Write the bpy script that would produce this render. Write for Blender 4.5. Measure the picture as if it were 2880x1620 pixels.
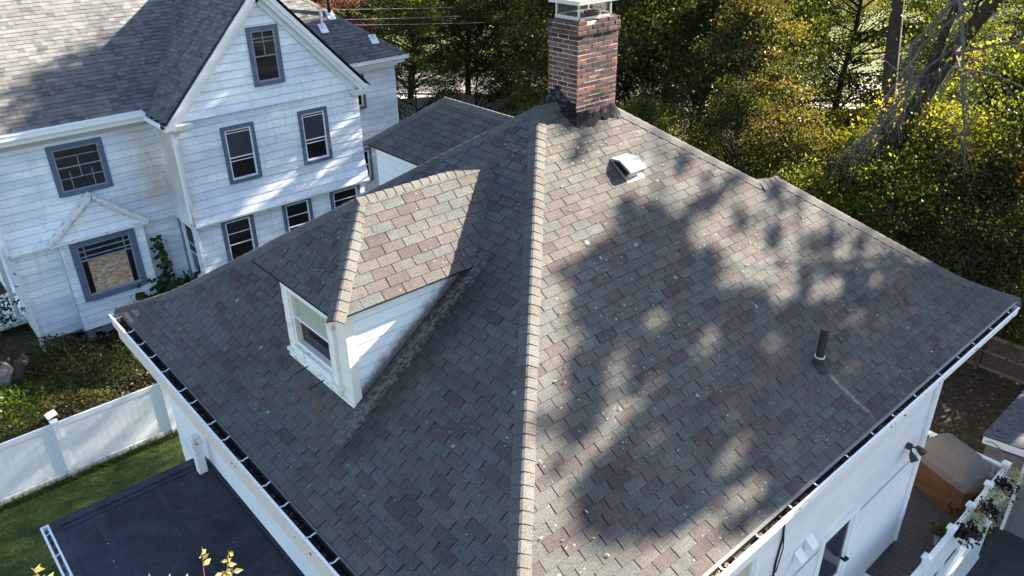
import bpy, math, random
import numpy as np
from mathutils import Vector, Matrix

random.seed(7)
RNG = np.random.default_rng(7)
R = math.radians
for o in list(bpy.data.objects):
    bpy.data.objects.remove(o, do_unlink=True)
scene = bpy.context.scene
COL = scene.collection

# ------------------------------------------------------------------ camera
cam_d = bpy.data.cameras.new("camera")
cam_d.sensor_width = 36.0
cam_d.lens = 27.436
cam_d.clip_start = 0.05
cam_d.clip_end = 2000.0
cam = bpy.data.objects.new("camera", cam_d)
COL.objects.link(cam)
cr, cu, cf = (0.749188, -0.662205, -0.014184), (0.318964, 0.341928, 0.883938), (0.580499, 0.666760, -0.467388)
cam.matrix_world = Matrix(((cr[0], cu[0], -cf[0], 0.0), (cr[1], cu[1], -cf[1], 0.0), (cr[2], cu[2], -cf[2], 12.7), (0, 0, 0, 1)))
scene.camera = cam

# ------------------------------------------------------------------ light
SUN_AZ, SUN_EL = R(-9.5), R(27.0)
SUN = Vector((math.cos(SUN_AZ) * math.cos(SUN_EL), math.sin(SUN_AZ) * math.cos(SUN_EL), math.sin(SUN_EL)))
world = bpy.data.worlds.new("World")
scene.world = world
world.use_nodes = True
wn = world.node_tree
wn.nodes.clear()
wo = wn.nodes.new("ShaderNodeOutputWorld")
wb = wn.nodes.new("ShaderNodeBackground")
ws = wn.nodes.new("ShaderNodeTexSky")
ws.sky_type = 'NISHITA'
ws.sun_disc = False
ws.sun_elevation = SUN_EL
ws.sun_rotation = R(90) - SUN_AZ
ws.altitude = 100
wb.inputs["Strength"].default_value = 0.056
wn.links.new(ws.outputs[0], wb.inputs[0])
wn.links.new(wb.outputs[0], wo.inputs[0])
sun_d = bpy.data.lights.new("sun", 'SUN')
sun_d.energy = 5.0
sun_d.angle = R(0.53)
sun_d.color = (1.0, 0.885, 0.73)
sun = bpy.data.objects.new("sun", sun_d)
COL.objects.link(sun)
sun.rotation_euler = (-SUN).to_track_quat('-Z', 'Y').to_euler()
sun.location = (40, -10, 40)
scene.view_settings.view_transform = 'Standard'
scene.view_settings.look = 'None'
scene.view_settings.exposure = 2.95
scene.view_settings.gamma = 1.0
scene.cycles.max_bounces = 6
scene.cycles.transmission_bounces = 4
scene.cycles.use_adaptive_sampling = True
scene.cycles.use_denoising = True

# ------------------------------------------------------------------ mesh helpers
OFF = {}

def tag(o, label=None, cat=None, group=None, kind=None):
    if label: o["label"] = label
    if cat: o["category"] = cat
    if group: o["group"] = group
    if kind: o["kind"] = kind
    return o

def thing(name, loc, label, cat, group=None, rz=0.0):
    o = bpy.data.objects.new(name, None)
    o.empty_display_size = 0.3
    COL.objects.link(o)
    o.location = loc
    o.rotation_euler = (0, 0, rz)
    OFF[o.name] = Vector(loc)
    return tag(o, label, cat, group)

class MB:
    def __init__(self):
        self.v, self.f, self.r, self.m = [], [], [], []
    def poly(self, pts, r=0.5, m=0):
        n = len(self.v)
        self.v.extend([tuple(p) for p in pts])
        self.f.append(tuple(range(n, n + len(pts))))
        self.r.append(r); self.m.append(m)
    def box(self, x0, y0, z0, x1, y1, z1, r=0.5, m=0):
        if x0 > x1: x0, x1 = x1, x0
        if y0 > y1: y0, y1 = y1, y0
        if z0 > z1: z0, z1 = z1, z0
        n = len(self.v)
        self.v += [(x0, y0, z0), (x1, y0, z0), (x1, y1, z0), (x0, y1, z0), (x0, y0, z1), (x1, y0, z1), (x1, y1, z1), (x0, y1, z1)]
        self._bf(n, r, m)
    def _bf(self, n, r, m):
        for q in ((0, 3, 2, 1), (4, 5, 6, 7), (0, 1, 5, 4), (1, 2, 6, 5), (2, 3, 7, 6), (3, 0, 4, 7)):
            self.f.append(tuple(n + i for i in q)); self.r.append(r); self.m.append(m)
    def obox(self, c, a, b, d, r=0.5, m=0):
        c, a, b, d = Vector(c), Vector(a), Vector(b), Vector(d)
        n = len(self.v)
        for s in ((-1, -1, -1), (1, -1, -1), (1, 1, -1), (-1, 1, -1), (-1, -1, 1), (1, -1, 1), (1, 1, 1), (-1, 1, 1)):
            self.v.append(tuple(c + a * s[0] + b * s[1] + d * s[2]))
        self._bf(n, r, m)
    def beam(self, p, q, w, h, r=0.5, m=0, up=(0, 0, 1)):
        p, q = Vector(p), Vector(q)
        d = q - p
        t = d.normalized()
        s = t.cross(Vector(up))
        if s.length < 1e-4: s = Vector((1, 0, 0))
        s.normalize()
        u = s.cross(t).normalized()
        self.obox((p + q) / 2, s * w / 2, d / 2, u * h / 2, r, m)
    def tube(self, pts, rad, n=7, r=0.5, m=0, cap=True):
        pts = [Vector(p) for p in pts]
        if not isinstance(rad, (list, tuple)): rad = [rad] * len(pts)
        rings = []
        prev = None
        for i, p in enumerate(pts):
            t = (pts[min(i + 1, len(pts) - 1)] - pts[max(i - 1, 0)]).normalized()
            a = prev if prev is not None else (Vector((1, 0, 0)) if abs(t.x) < 0.8 else Vector((0, 1, 0)))
            a = (a - t * a.dot(t))
            if a.length < 1e-5: a = t.orthogonal()
            a.normalize(); prev = a
            b = t.cross(a)
            k = len(self.v)
            for j in range(n):
                an = 2 * math.pi * j / n
                self.v.append(tuple(p + (a * math.cos(an) + b * math.sin(an)) * rad[i]))
            rings.append(k)
        for i in range(len(rings) - 1):
            for j in range(n):
                self.f.append((rings[i] + j, rings[i] + (j + 1) % n, rings[i + 1] + (j + 1) % n, rings[i + 1] + j))
                self.r.append(r); self.m.append(m)
        if cap:
            self.f.append(tuple(rings[0] + j for j in reversed(range(n)))); self.r.append(r); self.m.append(m)
            self.f.append(tuple(rings[-1] + j for j in range(n))); self.r.append(r); self.m.append(m)
    def quads(self, V, rnd, m=0):
        n = len(self.v)
        self.v.extend(map(tuple, V.reshape(-1, 3).tolist()))
        k = V.shape[0]; w = V.shape[1]
        idx = (n + np.arange(k * w).reshape(k, w)).tolist()
        self.f.extend(map(tuple, idx))
        self.r.extend(rnd.tolist()); self.m.extend([m] * k)
    def mesh(self, name, mats, smooth=False):
        me = bpy.data.meshes.new(name)
        me.from_pydata(self.v, [], self.f)
        if not isinstance(mats, (list, tuple)): mats = [mats]
        for mm in mats: me.materials.append(mm)
        a = me.attributes.new("rnd", 'FLOAT', 'FACE')
        a.data.foreach_set("value", self.r)
        if len(mats) > 1: me.polygons.foreach_set("material_index", self.m)
        if smooth: me.polygons.foreach_set("use_smooth", [True] * len(self.f))
        me.update()
        return me
    def build(self, name, mats, parent=None, smooth=False, bevel=0.0, local=False):
        o = bpy.data.objects.new(name, self.mesh(name, mats, smooth))
        COL.objects.link(o)
        if parent is not None:
            o.parent = parent
            if not local: o.location = -OFF.get(parent.name, Vector((0, 0, 0)))
        OFF[o.name] = Vector((0, 0, 0))
        if bevel > 0:
            b = o.modifiers.new("bevel", 'BEVEL'); b.width = bevel; b.segments = 2; b.limit_method = 'ANGLE'
        return o

def instance(mesh, name, parent):
    o = bpy.data.objects.new(name, mesh)
    COL.objects.link(o); o.parent = parent
    return o

# ------------------------------------------------------------------ materials
class NT:
    def __init__(self, name):
        self.mat = bpy.data.materials.new(name); self.mat.use_nodes = True
        self.t = self.mat.node_tree; self.t.nodes.clear()
        self.out = self.t.nodes.new("ShaderNodeOutputMaterial")
    def n(self, typ, **kw):
        x = self.t.nodes.new("ShaderNode" + typ)
        for k, v in kw.items():
            if k.startswith("i_"):
                key = k[2:]
                x.inputs[int(key) if key.isdigit() else key.replace("_", " ")].default_value = v
            else: setattr(x, k, v)
        return x
    def l(self, a, b): self.t.links.new(a, b)
    def val(self, x, sock):
        if hasattr(x, "links") or hasattr(x, "is_linked"): self.l(x, sock)
        else: sock.default_value = x
    def math(self, op, a, b=0.0, clamp=False):
        x = self.n("Math", operation=op, use_clamp=clamp)
        self.val(a, x.inputs[0]); self.val(b, x.inputs[1]); return x.outputs[0]
    def mix(self, f, a, b, blend='MIX'):
        x = self.n("MixRGB", blend_type=blend)
        self.val(f, x.inputs[0])
        for s, v in ((x.inputs[1], a), (x.inputs[2], b)):
            if isinstance(v, tuple): s.default_value = (v[0], v[1], v[2], 1)
            else: self.l(v, s)
        return x.outputs[0]
    def ramp(self, f, stops, interp='LINEAR'):
        x = self.n("ValToRGB"); cr = x.color_ramp; cr.interpolation = interp
        while len(cr.elements) < len(stops): cr.elements.new(0.5)
        for e, (p, c) in zip(cr.elements, stops):
            e.position = p
            e.color = (c, c, c, 1) if isinstance(c, (int, float)) else (c[0], c[1], c[2], 1)
        self.l(f, x.inputs[0]); return x.outputs[0]
    def coord(self): return self.n("NewGeometry").outputs["Position"]
    def obj(self): return self.n("TexCoord").outputs["Object"]
    def noise(self, vec, scale, detail=3.0, rough=0.55, sc=None):
        if sc:
            mp = self.n("Mapping"); mp.inputs["Scale"].default_value = sc; self.l(vec, mp.inputs[0]); vec = mp.outputs[0]
        x = self.n("TexNoise"); x.inputs["Scale"].default_value = scale; x.inputs["Detail"].default_value = detail
        x.inputs["Roughness"].default_value = rough
        self.l(vec, x.inputs["Vector"]); return x.outputs["Fac"]
    def rnd(self): return self.n("Attribute", attribute_name="rnd").outputs["Fac"]
    def principled(self, col, rough=0.8, metal=0.0, spec=0.3, bump=None, bstr=0.3, bdist=0.01):
        p = self.n("BsdfPrincipled")
        if isinstance(col, tuple): p.inputs["Base Color"].default_value = (col[0], col[1], col[2], 1)
        else: self.l(col, p.inputs["Base Color"])
        self.val(rough, p.inputs["Roughness"]); p.inputs["Metallic"].default_value = metal
        p.inputs["Specular IOR Level"].default_value = spec
        if bump is not None:
            b = self.n("Bump"); b.inputs["Strength"].default_value = bstr; b.inputs["Distance"].default_value = bdist
            self.l(bump, b.inputs["Height"]); self.l(b.outputs[0], p.inputs["Normal"])
        self.l(p.outputs[0], self.out.inputs[0]); return p

def simple(name, col, rough=0.7, metal=0.0, spec=0.3, var=0.15, scale=6.0, bscale=None, dark=None, dthr=0.6):
    t = NT(name); c = t.coord()
    f = t.noise(c, scale)
    lo = tuple(x * (1 - var) for x in col); hi = tuple(min(1, x * (1 + var)) for x in col)
    cc = t.mix(f, lo, hi)
    if dark:
        g = t.ramp(t.noise(c, scale * 0.7, 6.0, 0.7), [(dthr, 0.0), (min(1, dthr + 0.12), 1.0)])
        cc = t.mix(g, cc, dark)
    b = t.noise(c, bscale, 4.0) if bscale else None
    t.principled(cc, rough, metal, spec, b, 0.25, 0.01)
    return t.mat

def shingle_mat(name, stops, gran=0.35, house=False, bright=1.0):
    t = NT(name); c = t.coord()
    col = t.ramp(t.rnd(), [(p, tuple(bright * x for x in k)) for p, k in stops])
    g = t.noise(c, 70.0, 3.0, 0.85)
    col = t.mix(gran, col, t.ramp(g, [(0.3, 0.02), (0.5, 0.5), (0.72, 1.0)]), 'OVERLAY')
    big = t.noise(c, 0.7, 4.0, 0.6)
    col = t.mix(0.55, col, t.ramp(big, [(0.3, 0.36), (0.7, 0.62)]), 'OVERLAY')
    stk = t.math('ADD', t.math('MULTIPLY', t.noise(c, 1.0, 4.0, 0.65, (5.0, 0.5, 0.5)), 0.5), t.math('MULTIPLY', t.noise(c, 1.0, 4.0, 0.65, (0.5, 5.0, 0.5)), 0.5))
    col = t.mix(0.6, col, t.ramp(stk, [(0.36, 0.34), (0.64, 0.64)]), 'OVERLAY')
    if house:
        sep = t.n("SeparateXYZ"); t.l(c, sep.inputs[0])
        X, Y = sep.outputs[0], sep.outputs[1]
        # lichen discs and specks
        v = t.n("TexVoronoi", feature='F1'); v.inputs["Scale"].default_value = 4.2; t.l(c, v.inputs["Vector"])
        vs = t.n("SeparateColor"); t.l(v.outputs["Color"], vs.inputs[0])
        rad = t.math('MULTIPLY', t.math('POWER', vs.outputs[0], 4.0), 0.14)
        disc = t.math('MULTIPLY', t.math('LESS_THAN', v.outputs["Distance"], rad), t.math('GREATER_THAN', vs.outputs[1], 0.5))
        v2 = t.n("TexVoronoi", feature='F1'); v2.inputs["Scale"].default_value = 19.0; t.l(c, v2.inputs["Vector"])
        vs2 = t.n("SeparateColor"); t.l(v2.outputs["Color"], vs2.inputs[0])
        patch = t.ramp(t.noise(c, 1.1, 3.0), [(0.42, 0.10), (0.66, 1.0)])
        sp = t.math('MULTIPLY', t.math('LESS_THAN', v2.outputs["Distance"], t.math('MULTIPLY', vs2.outputs[0], 0.26)), t.math('GREATER_THAN', t.math('MULTIPLY', patch, vs2.outputs[1]), 0.40))
        spots = t.math('MAXIMUM', disc, sp)
        col = t.mix(t.math('MULTIPLY', spots, 0.65), col, (0.30, 0.32, 0.28))
        # dark, lichen-crusted band along the dormer cheek
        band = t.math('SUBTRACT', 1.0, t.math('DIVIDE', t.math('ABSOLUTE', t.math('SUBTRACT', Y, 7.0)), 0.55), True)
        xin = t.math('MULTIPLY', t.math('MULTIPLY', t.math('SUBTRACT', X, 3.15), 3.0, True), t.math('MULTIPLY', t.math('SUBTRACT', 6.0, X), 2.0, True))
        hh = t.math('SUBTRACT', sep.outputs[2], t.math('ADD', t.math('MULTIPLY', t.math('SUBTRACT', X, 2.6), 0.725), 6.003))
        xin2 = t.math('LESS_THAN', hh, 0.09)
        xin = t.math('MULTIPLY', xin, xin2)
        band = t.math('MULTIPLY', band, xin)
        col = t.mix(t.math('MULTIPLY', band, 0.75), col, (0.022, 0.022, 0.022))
        crust = t.ramp(t.math('MULTIPLY', t.noise(c, 17.0, 4.0, 0.7), t.math('SUBTRACT', 1.0, t.math('DIVIDE', t.math('ABSOLUTE', t.math('SUBTRACT', Y, 7.17)), 0.55), True)), [(0.40, 0.0), (0.50, 1.0)])
        col = t.mix(t.math('MULTIPLY', t.math('MULTIPLY', crust, xin), 0.75), col, (0.15, 0.15, 0.125))
        # pale wash below the pipe flashing
        wid = t.math('SUBTRACT', 1.0, t.math('DIVIDE', t.math('ABSOLUTE', t.math('SUBTRACT', X, 9.13)), 0.055), True)
        yin = t.math('MULTIPLY', t.math('MULTIPLY', t.math('SUBTRACT', 3.88, Y), 12.0, True), t.math('MULTIPLY', t.math('SUBTRACT', Y, 3.1), 4.0, True))
        wash = t.math('MULTIPLY', t.math('MULTIPLY', wid, yin), t.ramp(t.noise(c, 9.0), [(0.35, 0.2), (0.6, 1.0)]))
        col = t.mix(t.math('MULTIPLY', wash, 0.9), col, (0.30, 0.28, 0.27))
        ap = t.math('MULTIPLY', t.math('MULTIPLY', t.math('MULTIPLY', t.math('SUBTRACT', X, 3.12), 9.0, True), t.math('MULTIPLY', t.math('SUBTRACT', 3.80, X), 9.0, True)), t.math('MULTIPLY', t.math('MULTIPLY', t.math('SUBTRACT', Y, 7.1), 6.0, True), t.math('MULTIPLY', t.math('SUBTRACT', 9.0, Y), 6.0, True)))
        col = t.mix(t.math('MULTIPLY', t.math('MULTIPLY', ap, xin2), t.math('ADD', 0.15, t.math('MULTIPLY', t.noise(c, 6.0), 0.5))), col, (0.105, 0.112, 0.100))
        # rust marks below the window brackets
        for yy in (8.28, 7.87):
            m1 = t.math('SUBTRACT', 1.0, t.math('DIVIDE', t.math('ABSOLUTE', t.math('SUBTRACT', Y, yy)), 0.05), True)
            m2 = t.math('SUBTRACT', 1.0, t.math('DIVIDE', t.math('ABSOLUTE', t.math('SUBTRACT', X, 3.50)), 0.12), True)
            col = t.mix(t.math('MULTIPLY', t.math('MULTIPLY', m1, m2), 1.3, True), col, (0.16, 0.065, 0.03))
    t.principled(col, 0.92, 0.0, 0.2, g, 0.35, 0.004)
    return t.mat

M = {}
M['shingle'] = shingle_mat("three_tab_shingle", [(0.0, (0.078, 0.066, 0.066)), (0.2, (0.098, 0.084, 0.082)), (0.36, (0.107, 0.098, 0.092)), (0.52, (0.100, 0.101, 0.097)), (0.72, (0.094, 0.104, 0.101)), (0.88, (0.113, 0.102, 0.094)), (1.0, (0.109, 0.115, 0.109))], 0.7, house=True, bright=0.78)
M['cap'] = shingle_mat("hip_cap_shingle", [(0.0, (0.100, 0.088, 0.086)), (0.35, (0.112, 0.110, 0.106)), (0.7, (0.120, 0.110, 0.103)), (1.0, (0.110, 0.119, 0.115))], 0.6, bright=0.84)
M['under'] = simple("roof_underlay", (0.022, 0.020, 0.020), 0.95)
M['archshingle'] = shingle_mat("laminated_shingle", [(0.0, (0.105, 0.106, 0.112)), (0.25, (0.145, 0.146, 0.150)), (0.6, (0.170, 0.168, 0.168)), (1.0, (0.20, 0.20, 0.20))], 0.3, bright=0.74)

def siding_mat(name, base, mildew, rust=0.0, streak=0.38, lap_line=0.58):
    t = NT(name); c = t.coord()
    v = t.math('ADD', t.math('MULTIPLY', t.math('MINIMUM', t.rnd(), 1.0), 0.14), 0.93)
    col = t.mix(1.0, base, v, 'MULTIPLY')
    mld = t.ramp(t.noise(c, 0.8, 6.0, 0.7, (0.55, 0.55, 1.5)), [(0.40, 0.0), (0.66, 1.0)])
    col = t.mix(t.math('MULTIPLY', mld, 0.72), col, mildew)
    st = t.ramp(t.noise(c, 4.0, 3.0, 0.6, (2.2, 2.2, 0.22)), [(0.52, 0.0), (0.75, 1.0)])
    col = t.mix(t.math('MULTIPLY', st, streak), col, (0.42, 0.44, 0.46))
    if rust > 0:
        sep = t.n("SeparateXYZ"); t.l(c, sep.inputs[0])
        m1 = t.math('MULTIPLY', t.math('SUBTRACT', sep.outputs[0], 5.6), 0.75, True)
        m2 = t.math('SUBTRACT', 1.0, t.math('MULTIPLY', t.math('SUBTRACT', sep.outputs[0], 7.3), 3.0, True), True)
        m3 = t.math('MULTIPLY', t.math('SUBTRACT', sep.outputs[2], 3.0), 1.0, True)
        k = t.ramp(t.noise(c, 1.3, 5.0, 0.65, (1.2, 1.2, 0.6)), [(0.36, 0.15), (0.6, 1.0)])
        r = t.math('MULTIPLY', t.math('MULTIPLY', t.math('MULTIPLY', m1, m2), m3), k)
        col = t.mix(t.math('MULTIPLY', r, rust), col, (0.60, 0.47, 0.33))
        al = t.ramp(t.noise(c, 3.1, 6.0, 0.75, (1.6, 1.6, 0.7)), [(0.60, 0.0), (0.70, 1.0)])
        col = t.mix(t.math('MULTIPLY', t.math('MULTIPLY', al, r), 0.7), col, (0.20, 0.20, 0.15))
    col = t.mix(t.math('MULTIPLY', t.math('GREATER_THAN', t.rnd(), 2.0), lap_line), col, (0.16, 0.16, 0.18))  # darkens the thin strip just under each lap
    t.principled(col, 0.55, 0.0, 0.35, t.noise(c, 30.0, 3.0, 0.6, (0.15, 0.15, 1)), 0.12, 0.004)
    return t.mat

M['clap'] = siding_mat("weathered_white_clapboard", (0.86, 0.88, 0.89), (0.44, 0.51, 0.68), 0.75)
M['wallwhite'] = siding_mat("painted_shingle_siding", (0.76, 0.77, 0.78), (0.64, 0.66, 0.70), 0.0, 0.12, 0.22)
M['trimwhite'] = simple("white_painted_trim", (0.78, 0.79, 0.79), 0.5, var=0.06, dark=(0.42, 0.40, 0.38), dthr=0.72)
M['peel'] = simple("peeling_white_paint", (0.74, 0.73, 0.70), 0.7, var=0.08, scale=9, dark=(0.27, 0.23, 0.20), dthr=0.55, bscale=30)
M['cream'] = simple("cream_painted_wood", (0.72, 0.70, 0.63), 0.6, var=0.07, dark=(0.5, 0.46, 0.4), dthr=0.7)
M['beige'] = simple("beige_aluminium", (0.66, 0.60, 0.54), 0.45, var=0.04)
M['bluetrim'] = simple("slate_blue_paint", (0.105, 0.135, 0.20), 0.6, var=0.2, dark=(0.25, 0.27, 0.31), dthr=0.66)
M['bluesash'] = simple("faded_blue_sash", (0.26, 0.28, 0.32), 0.65, var=0.25, dark=(0.5, 0.5, 0.5), dthr=0.62)
M['vinyl'] = simple("white_vinyl", (0.80, 0.81, 0.82), 0.35, var=0.02)
def vinyl_mat():
    t = NT("white_vinyl_fence"); c = t.coord(); sep = t.n("SeparateXYZ"); t.l(c, sep.inputs[0])
    col = t.mix(t.noise(c, 1.2, 4.0), (0.74, 0.76, 0.78), (0.82, 0.83, 0.84))
    g = t.math('SUBTRACT', t.math('MULTIPLY', t.noise(c, 7.0, 5.0, 0.7), 0.75), t.math('MULTIPLY', sep.outputs[2], 1.1))
    col = t.mix(t.math('MULTIPLY', t.ramp(g, [(0.10, 0.0), (0.36, 1.0)]), 0.6), col, (0.27, 0.29, 0.19))
    t.principled(col, 0.35, 0.0, 0.4); return t.mat
M['fencevinyl'] = vinyl_mat()
M['whitegutter'] = simple("white_gutter_paint", (0.80, 0.81, 0.82), 0.4, var=0.04)
M['gutterin'] = simple("grimy_gutter_inside", (0.035, 0.034, 0.034), 0.6, var=0.5, scale=12, dark=(0.12, 0.11, 0.10), dthr=0.62)
M['galv'] = simple("galvanised_strap", (0.62, 0.63, 0.65), 0.4, 0.3, var=0.1)
M['black'] = simple("black_iron", (0.012, 0.012, 0.013), 0.55)
M['pvcblack'] = simple("grey_black_pipe", (0.032, 0.028, 0.028), 0.55, var=0.3)
M['lead'] = simple("tarred_boot", (0.035, 0.035, 0.037), 0.8, var=0.4, scale=15, dark=(0.18, 0.18, 0.17), dthr=0.64)
M['tin'] = simple("galvanised_hood", (0.44, 0.41, 0.40), 0.4, 0.35, var=0.08)
M['steel'] = simple("stainless_sheet", (0.50, 0.51, 0.52), 0.38, 0.6, var=0.05)
M['mortar'] = simple("grey_mortar", (0.42, 0.385, 0.345), 0.95, var=0.2, scale=20, dark=(0.10, 0.09, 0.09), dthr=0.68, bscale=80)
M['tar'] = simple("roofing_tar", (0.014, 0.014, 0.016), 0.95, spec=0.08, var=0.5, scale=10, dark=(0.075, 0.075, 0.09), dthr=0.54, bscale=14)
M['epdm'] = simple("rubber_membrane", (0.017, 0.021, 0.034), 0.5, var=0.45, scale=2.2, dark=(0.008, 0.009, 0.011), dthr=0.50)
def membrane_mat():
    t = NT("rubber_roof_membrane"); c = t.coord()
    a = t.noise(c, 1.3, 6.0, 0.65); b = t.noise(c, 0.9, 3.0, 0.5)
    col = t.mix(t.ramp(a, [(0.36, 0.0), (0.64, 1.0)]), (0.009, 0.011, 0.017), (0.024, 0.029, 0.046))
    ring = t.math('SUBTRACT', 1.0, t.math('MULTIPLY', t.math('ABSOLUTE', t.math('SUBTRACT', b, 0.52)), 70.0), True)
    col = t.mix(t.math('MULTIPLY', ring, 0.35), col, (0.055, 0.058, 0.066))
    col = t.mix(t.math('MULTIPLY', t.ramp(t.noise(c, 24.0, 4.0, 0.8), [(0.60, 0.0), (0.74, 1.0)]), 0.5), col, (0.05, 0.052, 0.06))
    col = t.mix(t.math('MULTIPLY', t.ramp(t.noise(c, 3.5, 5.0, 0.75), [(0.56, 0.0), (0.66, 1.0)]), 0.6), col, (0.008, 0.008, 0.008))
    t.principled(col, t.ramp(a, [(0.3, 0.75), (0.7, 0.45)]), 0.0, 0.35, a, 0.2, 0.02)
    return t.mat
M['epdm'] = membrane_mat()
M['seam'] = simple("membrane_seam_tape", (0.022, 0.025, 0.036), 0.55, var=0.35, scale=6)
M['osb'] = None
M['deck'] = simple("dark_deck_board", (0.058, 0.050, 0.050), 0.6, var=0.25, scale=9, bscale=40)
M['asphalt'] = simple("driveway_asphalt", (0.060, 0.058, 0.058), 0.9, var=0.25, scale=3, dark=(0.035, 0.030, 0.026), dthr=0.56, bscale=60)
M['street'] = simple("sunlit_street", (0.17, 0.155, 0.15), 0.9, var=0.12, scale=1, bscale=40)
M['paver'] = simple("concrete_walk", (0.36, 0.34, 0.32), 0.9, var=0.1)
M['stone'] = simple("fieldstone", (0.17, 0.17, 0.165), 0.9, var=0.5, scale=3.5, dark=(0.06, 0.06, 0.055), dthr=0.55, bscale=7)
M['block'] = simple("concrete_block", (0.165, 0.155, 0.145), 0.95, var=0.12, scale=8, bscale=50)
M['rollroof'] = simple("mineral_roll_roof", (0.085, 0.088, 0.10), 0.95, var=0.5, scale=9, dark=(0.035, 0.036, 0.042), dthr=0.52, bscale=40)
M['greydoor'] = simple("grey_garage_door", (0.17, 0.175, 0.18), 0.6, var=0.06)
M['woodfence'] = simple("weathered_fence_wood", (0.085, 0.070, 0.058), 0.9, var=0.3, scale=5, bscale=30)
M['tan'] = simple("tan_canvas", (0.088, 0.043, 0.022), 0.85, var=0.12, scale=5, bscale=18)
M['greycanvas'] = simple("sun_faded_canvas", (0.150, 0.125, 0.110), 0.85, var=0.10, scale=4, bscale=18)
M['bark'] = simple("tree_bark", (0.034, 0.027, 0.022), 0.95, var=0.45, scale=7, bscale=22)
M['deadbark'] = simple("grey_dead_bark", (0.105, 0.095, 0.085), 0.9, var=0.4, scale=9, dark=(0.05, 0.045, 0.04), dthr=0.54, bscale=25)
M['stem'] = simple("red_brown_stem", (0.17, 0.065, 0.045), 0.7)
M['pot'] = simple("stone_grey_pot", (0.33, 0.32, 0.30), 0.8)
M['wire'] = simple("grey_cable", (0.35, 0.35, 0.35), 0.7)
M['blind'] = simple("cream_blind", (0.50, 0.45, 0.36), 0.8, var=0.2, scale=9)
M['brownwood'] = simple("dark_brown_framing", (0.075, 0.038, 0.016), 0.85, var=0.35, scale=7)
M['flue'] = simple("clay_flue", (0.075, 0.05, 0.042), 0.9, var=0.2)
M['litter'] = simple("gutter_leaf_litter", (0.17, 0.115, 0.08), 0.95, var=0.6, scale=25, bscale=30)
M['curtain'] = simple("pale_green_curtain", (0.33, 0.36, 0.27), 0.8, var=0.15, scale=14)
M['reddish'] = simple("red_petal", (0.45, 0.03, 0.02), 0.6)
M['lens'] = simple("frosted_lamp_glass", (0.75, 0.74, 0.68), 0.25)
M['bronze'] = simple("bronze_fixture", (0.045, 0.038, 0.035), 0.45)

def glass_mat(name, col, rough=0.06):
    t = NT(name); c = t.coord()
    p = t.principled(t.mix(t.noise(c, 2.2, 3.0), tuple(x * 0.5 for x in col), col), rough, 0.0, 0.5, t.noise(c, 1.5, 1.0), 0.05, 0.02)
    return t.mat
M['glass'] = glass_mat("dark_window_glass", (0.014, 0.015, 0.019))
M['screen'] = simple("window_insect_screen", (0.040, 0.044, 0.056), 0.7, var=0.2)
M['doorglass'] = glass_mat("storm_door_glass", (0.035, 0.04, 0.075), 0.12)

def osb_mat():
    t = NT("oriented_strand_board"); c = t.coord()
    v = t.n("TexVoronoi"); v.inputs["Scale"].default_value = 26.0
    mp = t.n("Mapping"); mp.inputs["Scale"].default_value = (0.45, 1, 1.3); mp.inputs["Rotation"].default_value = (0, 0.5, 0)
    t.l(t.mix(0.08, c, t.n("TexNoise").outputs["Color"], 'ADD'), mp.inputs[0]); t.l(mp.outputs[0], v.inputs["Vector"])
    s = t.n("SeparateColor"); t.l(v.outputs["Color"], s.inputs[0])
    col = t.ramp(s.outputs[0], [(0.0, (0.20, 0.115, 0.06)), (0.35, (0.40, 0.27, 0.17)), (0.7, (0.52, 0.37, 0.25)), (1.0, (0.62, 0.48, 0.35))])
    t.principled(col, 0.75, bump=s.outputs[1], bstr=0.2)
    return t.mat
M['osb'] = osb_mat()

def brick_mat():
    t = NT("old_red_brick"); c = t.coord()
    col = t.ramp(t.rnd(), [(0.0, (0.040, 0.030, 0.030)), (0.22, (0.075, 0.046, 0.042)), (0.5, (0.115, 0.058, 0.050)), (0.75, (0.145, 0.078, 0.066)), (0.95, (0.165, 0.095, 0.08)), (1.0, (0.25, 0.085, 0.045))])
    g = t.noise(c, 35.0, 5.0, 0.7)
    col = t.mix(0.5, col, t.ramp(g, [(0.3, 0.2), (0.7, 0.62)]), 'OVERLAY')
    col = t.mix(t.math('MULTIPLY', t.ramp(t.noise(c, 9.0, 5.0, 0.7), [(0.56, 0.0), (0.72, 1.0)]), 0.7), col, (0.035, 0.03, 0.03))
    sep = t.n("SeparateXYZ"); t.l(c, sep.inputs[0])
    soot = t.math('MULTIPLY', t.math('MULTIPLY', t.math('SUBTRACT', sep.outputs[2], 10.52), 3.2, True), t.ramp(t.noise(c, 6.0, 4.0), [(0.38, 0.2), (0.62, 1.0)]))
    col = t.mix(t.math('MULTIPLY', soot, 0.75), col, (0.028, 0.024, 0.024))
    t.principled(col, 0.92, 0.0, 0.2, g, 0.5, 0.006)
    return t.mat
M['brick'] = brick_mat()

def ground_mat():
    t = NT("wooded_ground"); c = t.coord()
    n1 = t.noise(c, 0.35, 6.0, 0.65); n2 = t.noise(c, 5.0, 5.0, 0.75)
    col = t.ramp(n2, [(0.25, (0.018, 0.014, 0.010)), (0.45, (0.045, 0.033, 0.020)), (0.6, (0.085, 0.060, 0.035)), (0.75, (0.14, 0.105, 0.06))])
    gr = t.ramp(t.noise(c, 9.0, 4.0), [(0.3, (0.02, 0.035, 0.008)), (0.7, (0.07, 0.10, 0.022))])
    col = t.mix(t.ramp(n1, [(0.46, 0.0), (0.60, 0.8)]), col, gr)
    t.principled(col, 0.95, bump=n2, bstr=0.6, bdist=0.05)
    return t.mat
M['ground'] = ground_mat()

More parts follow.
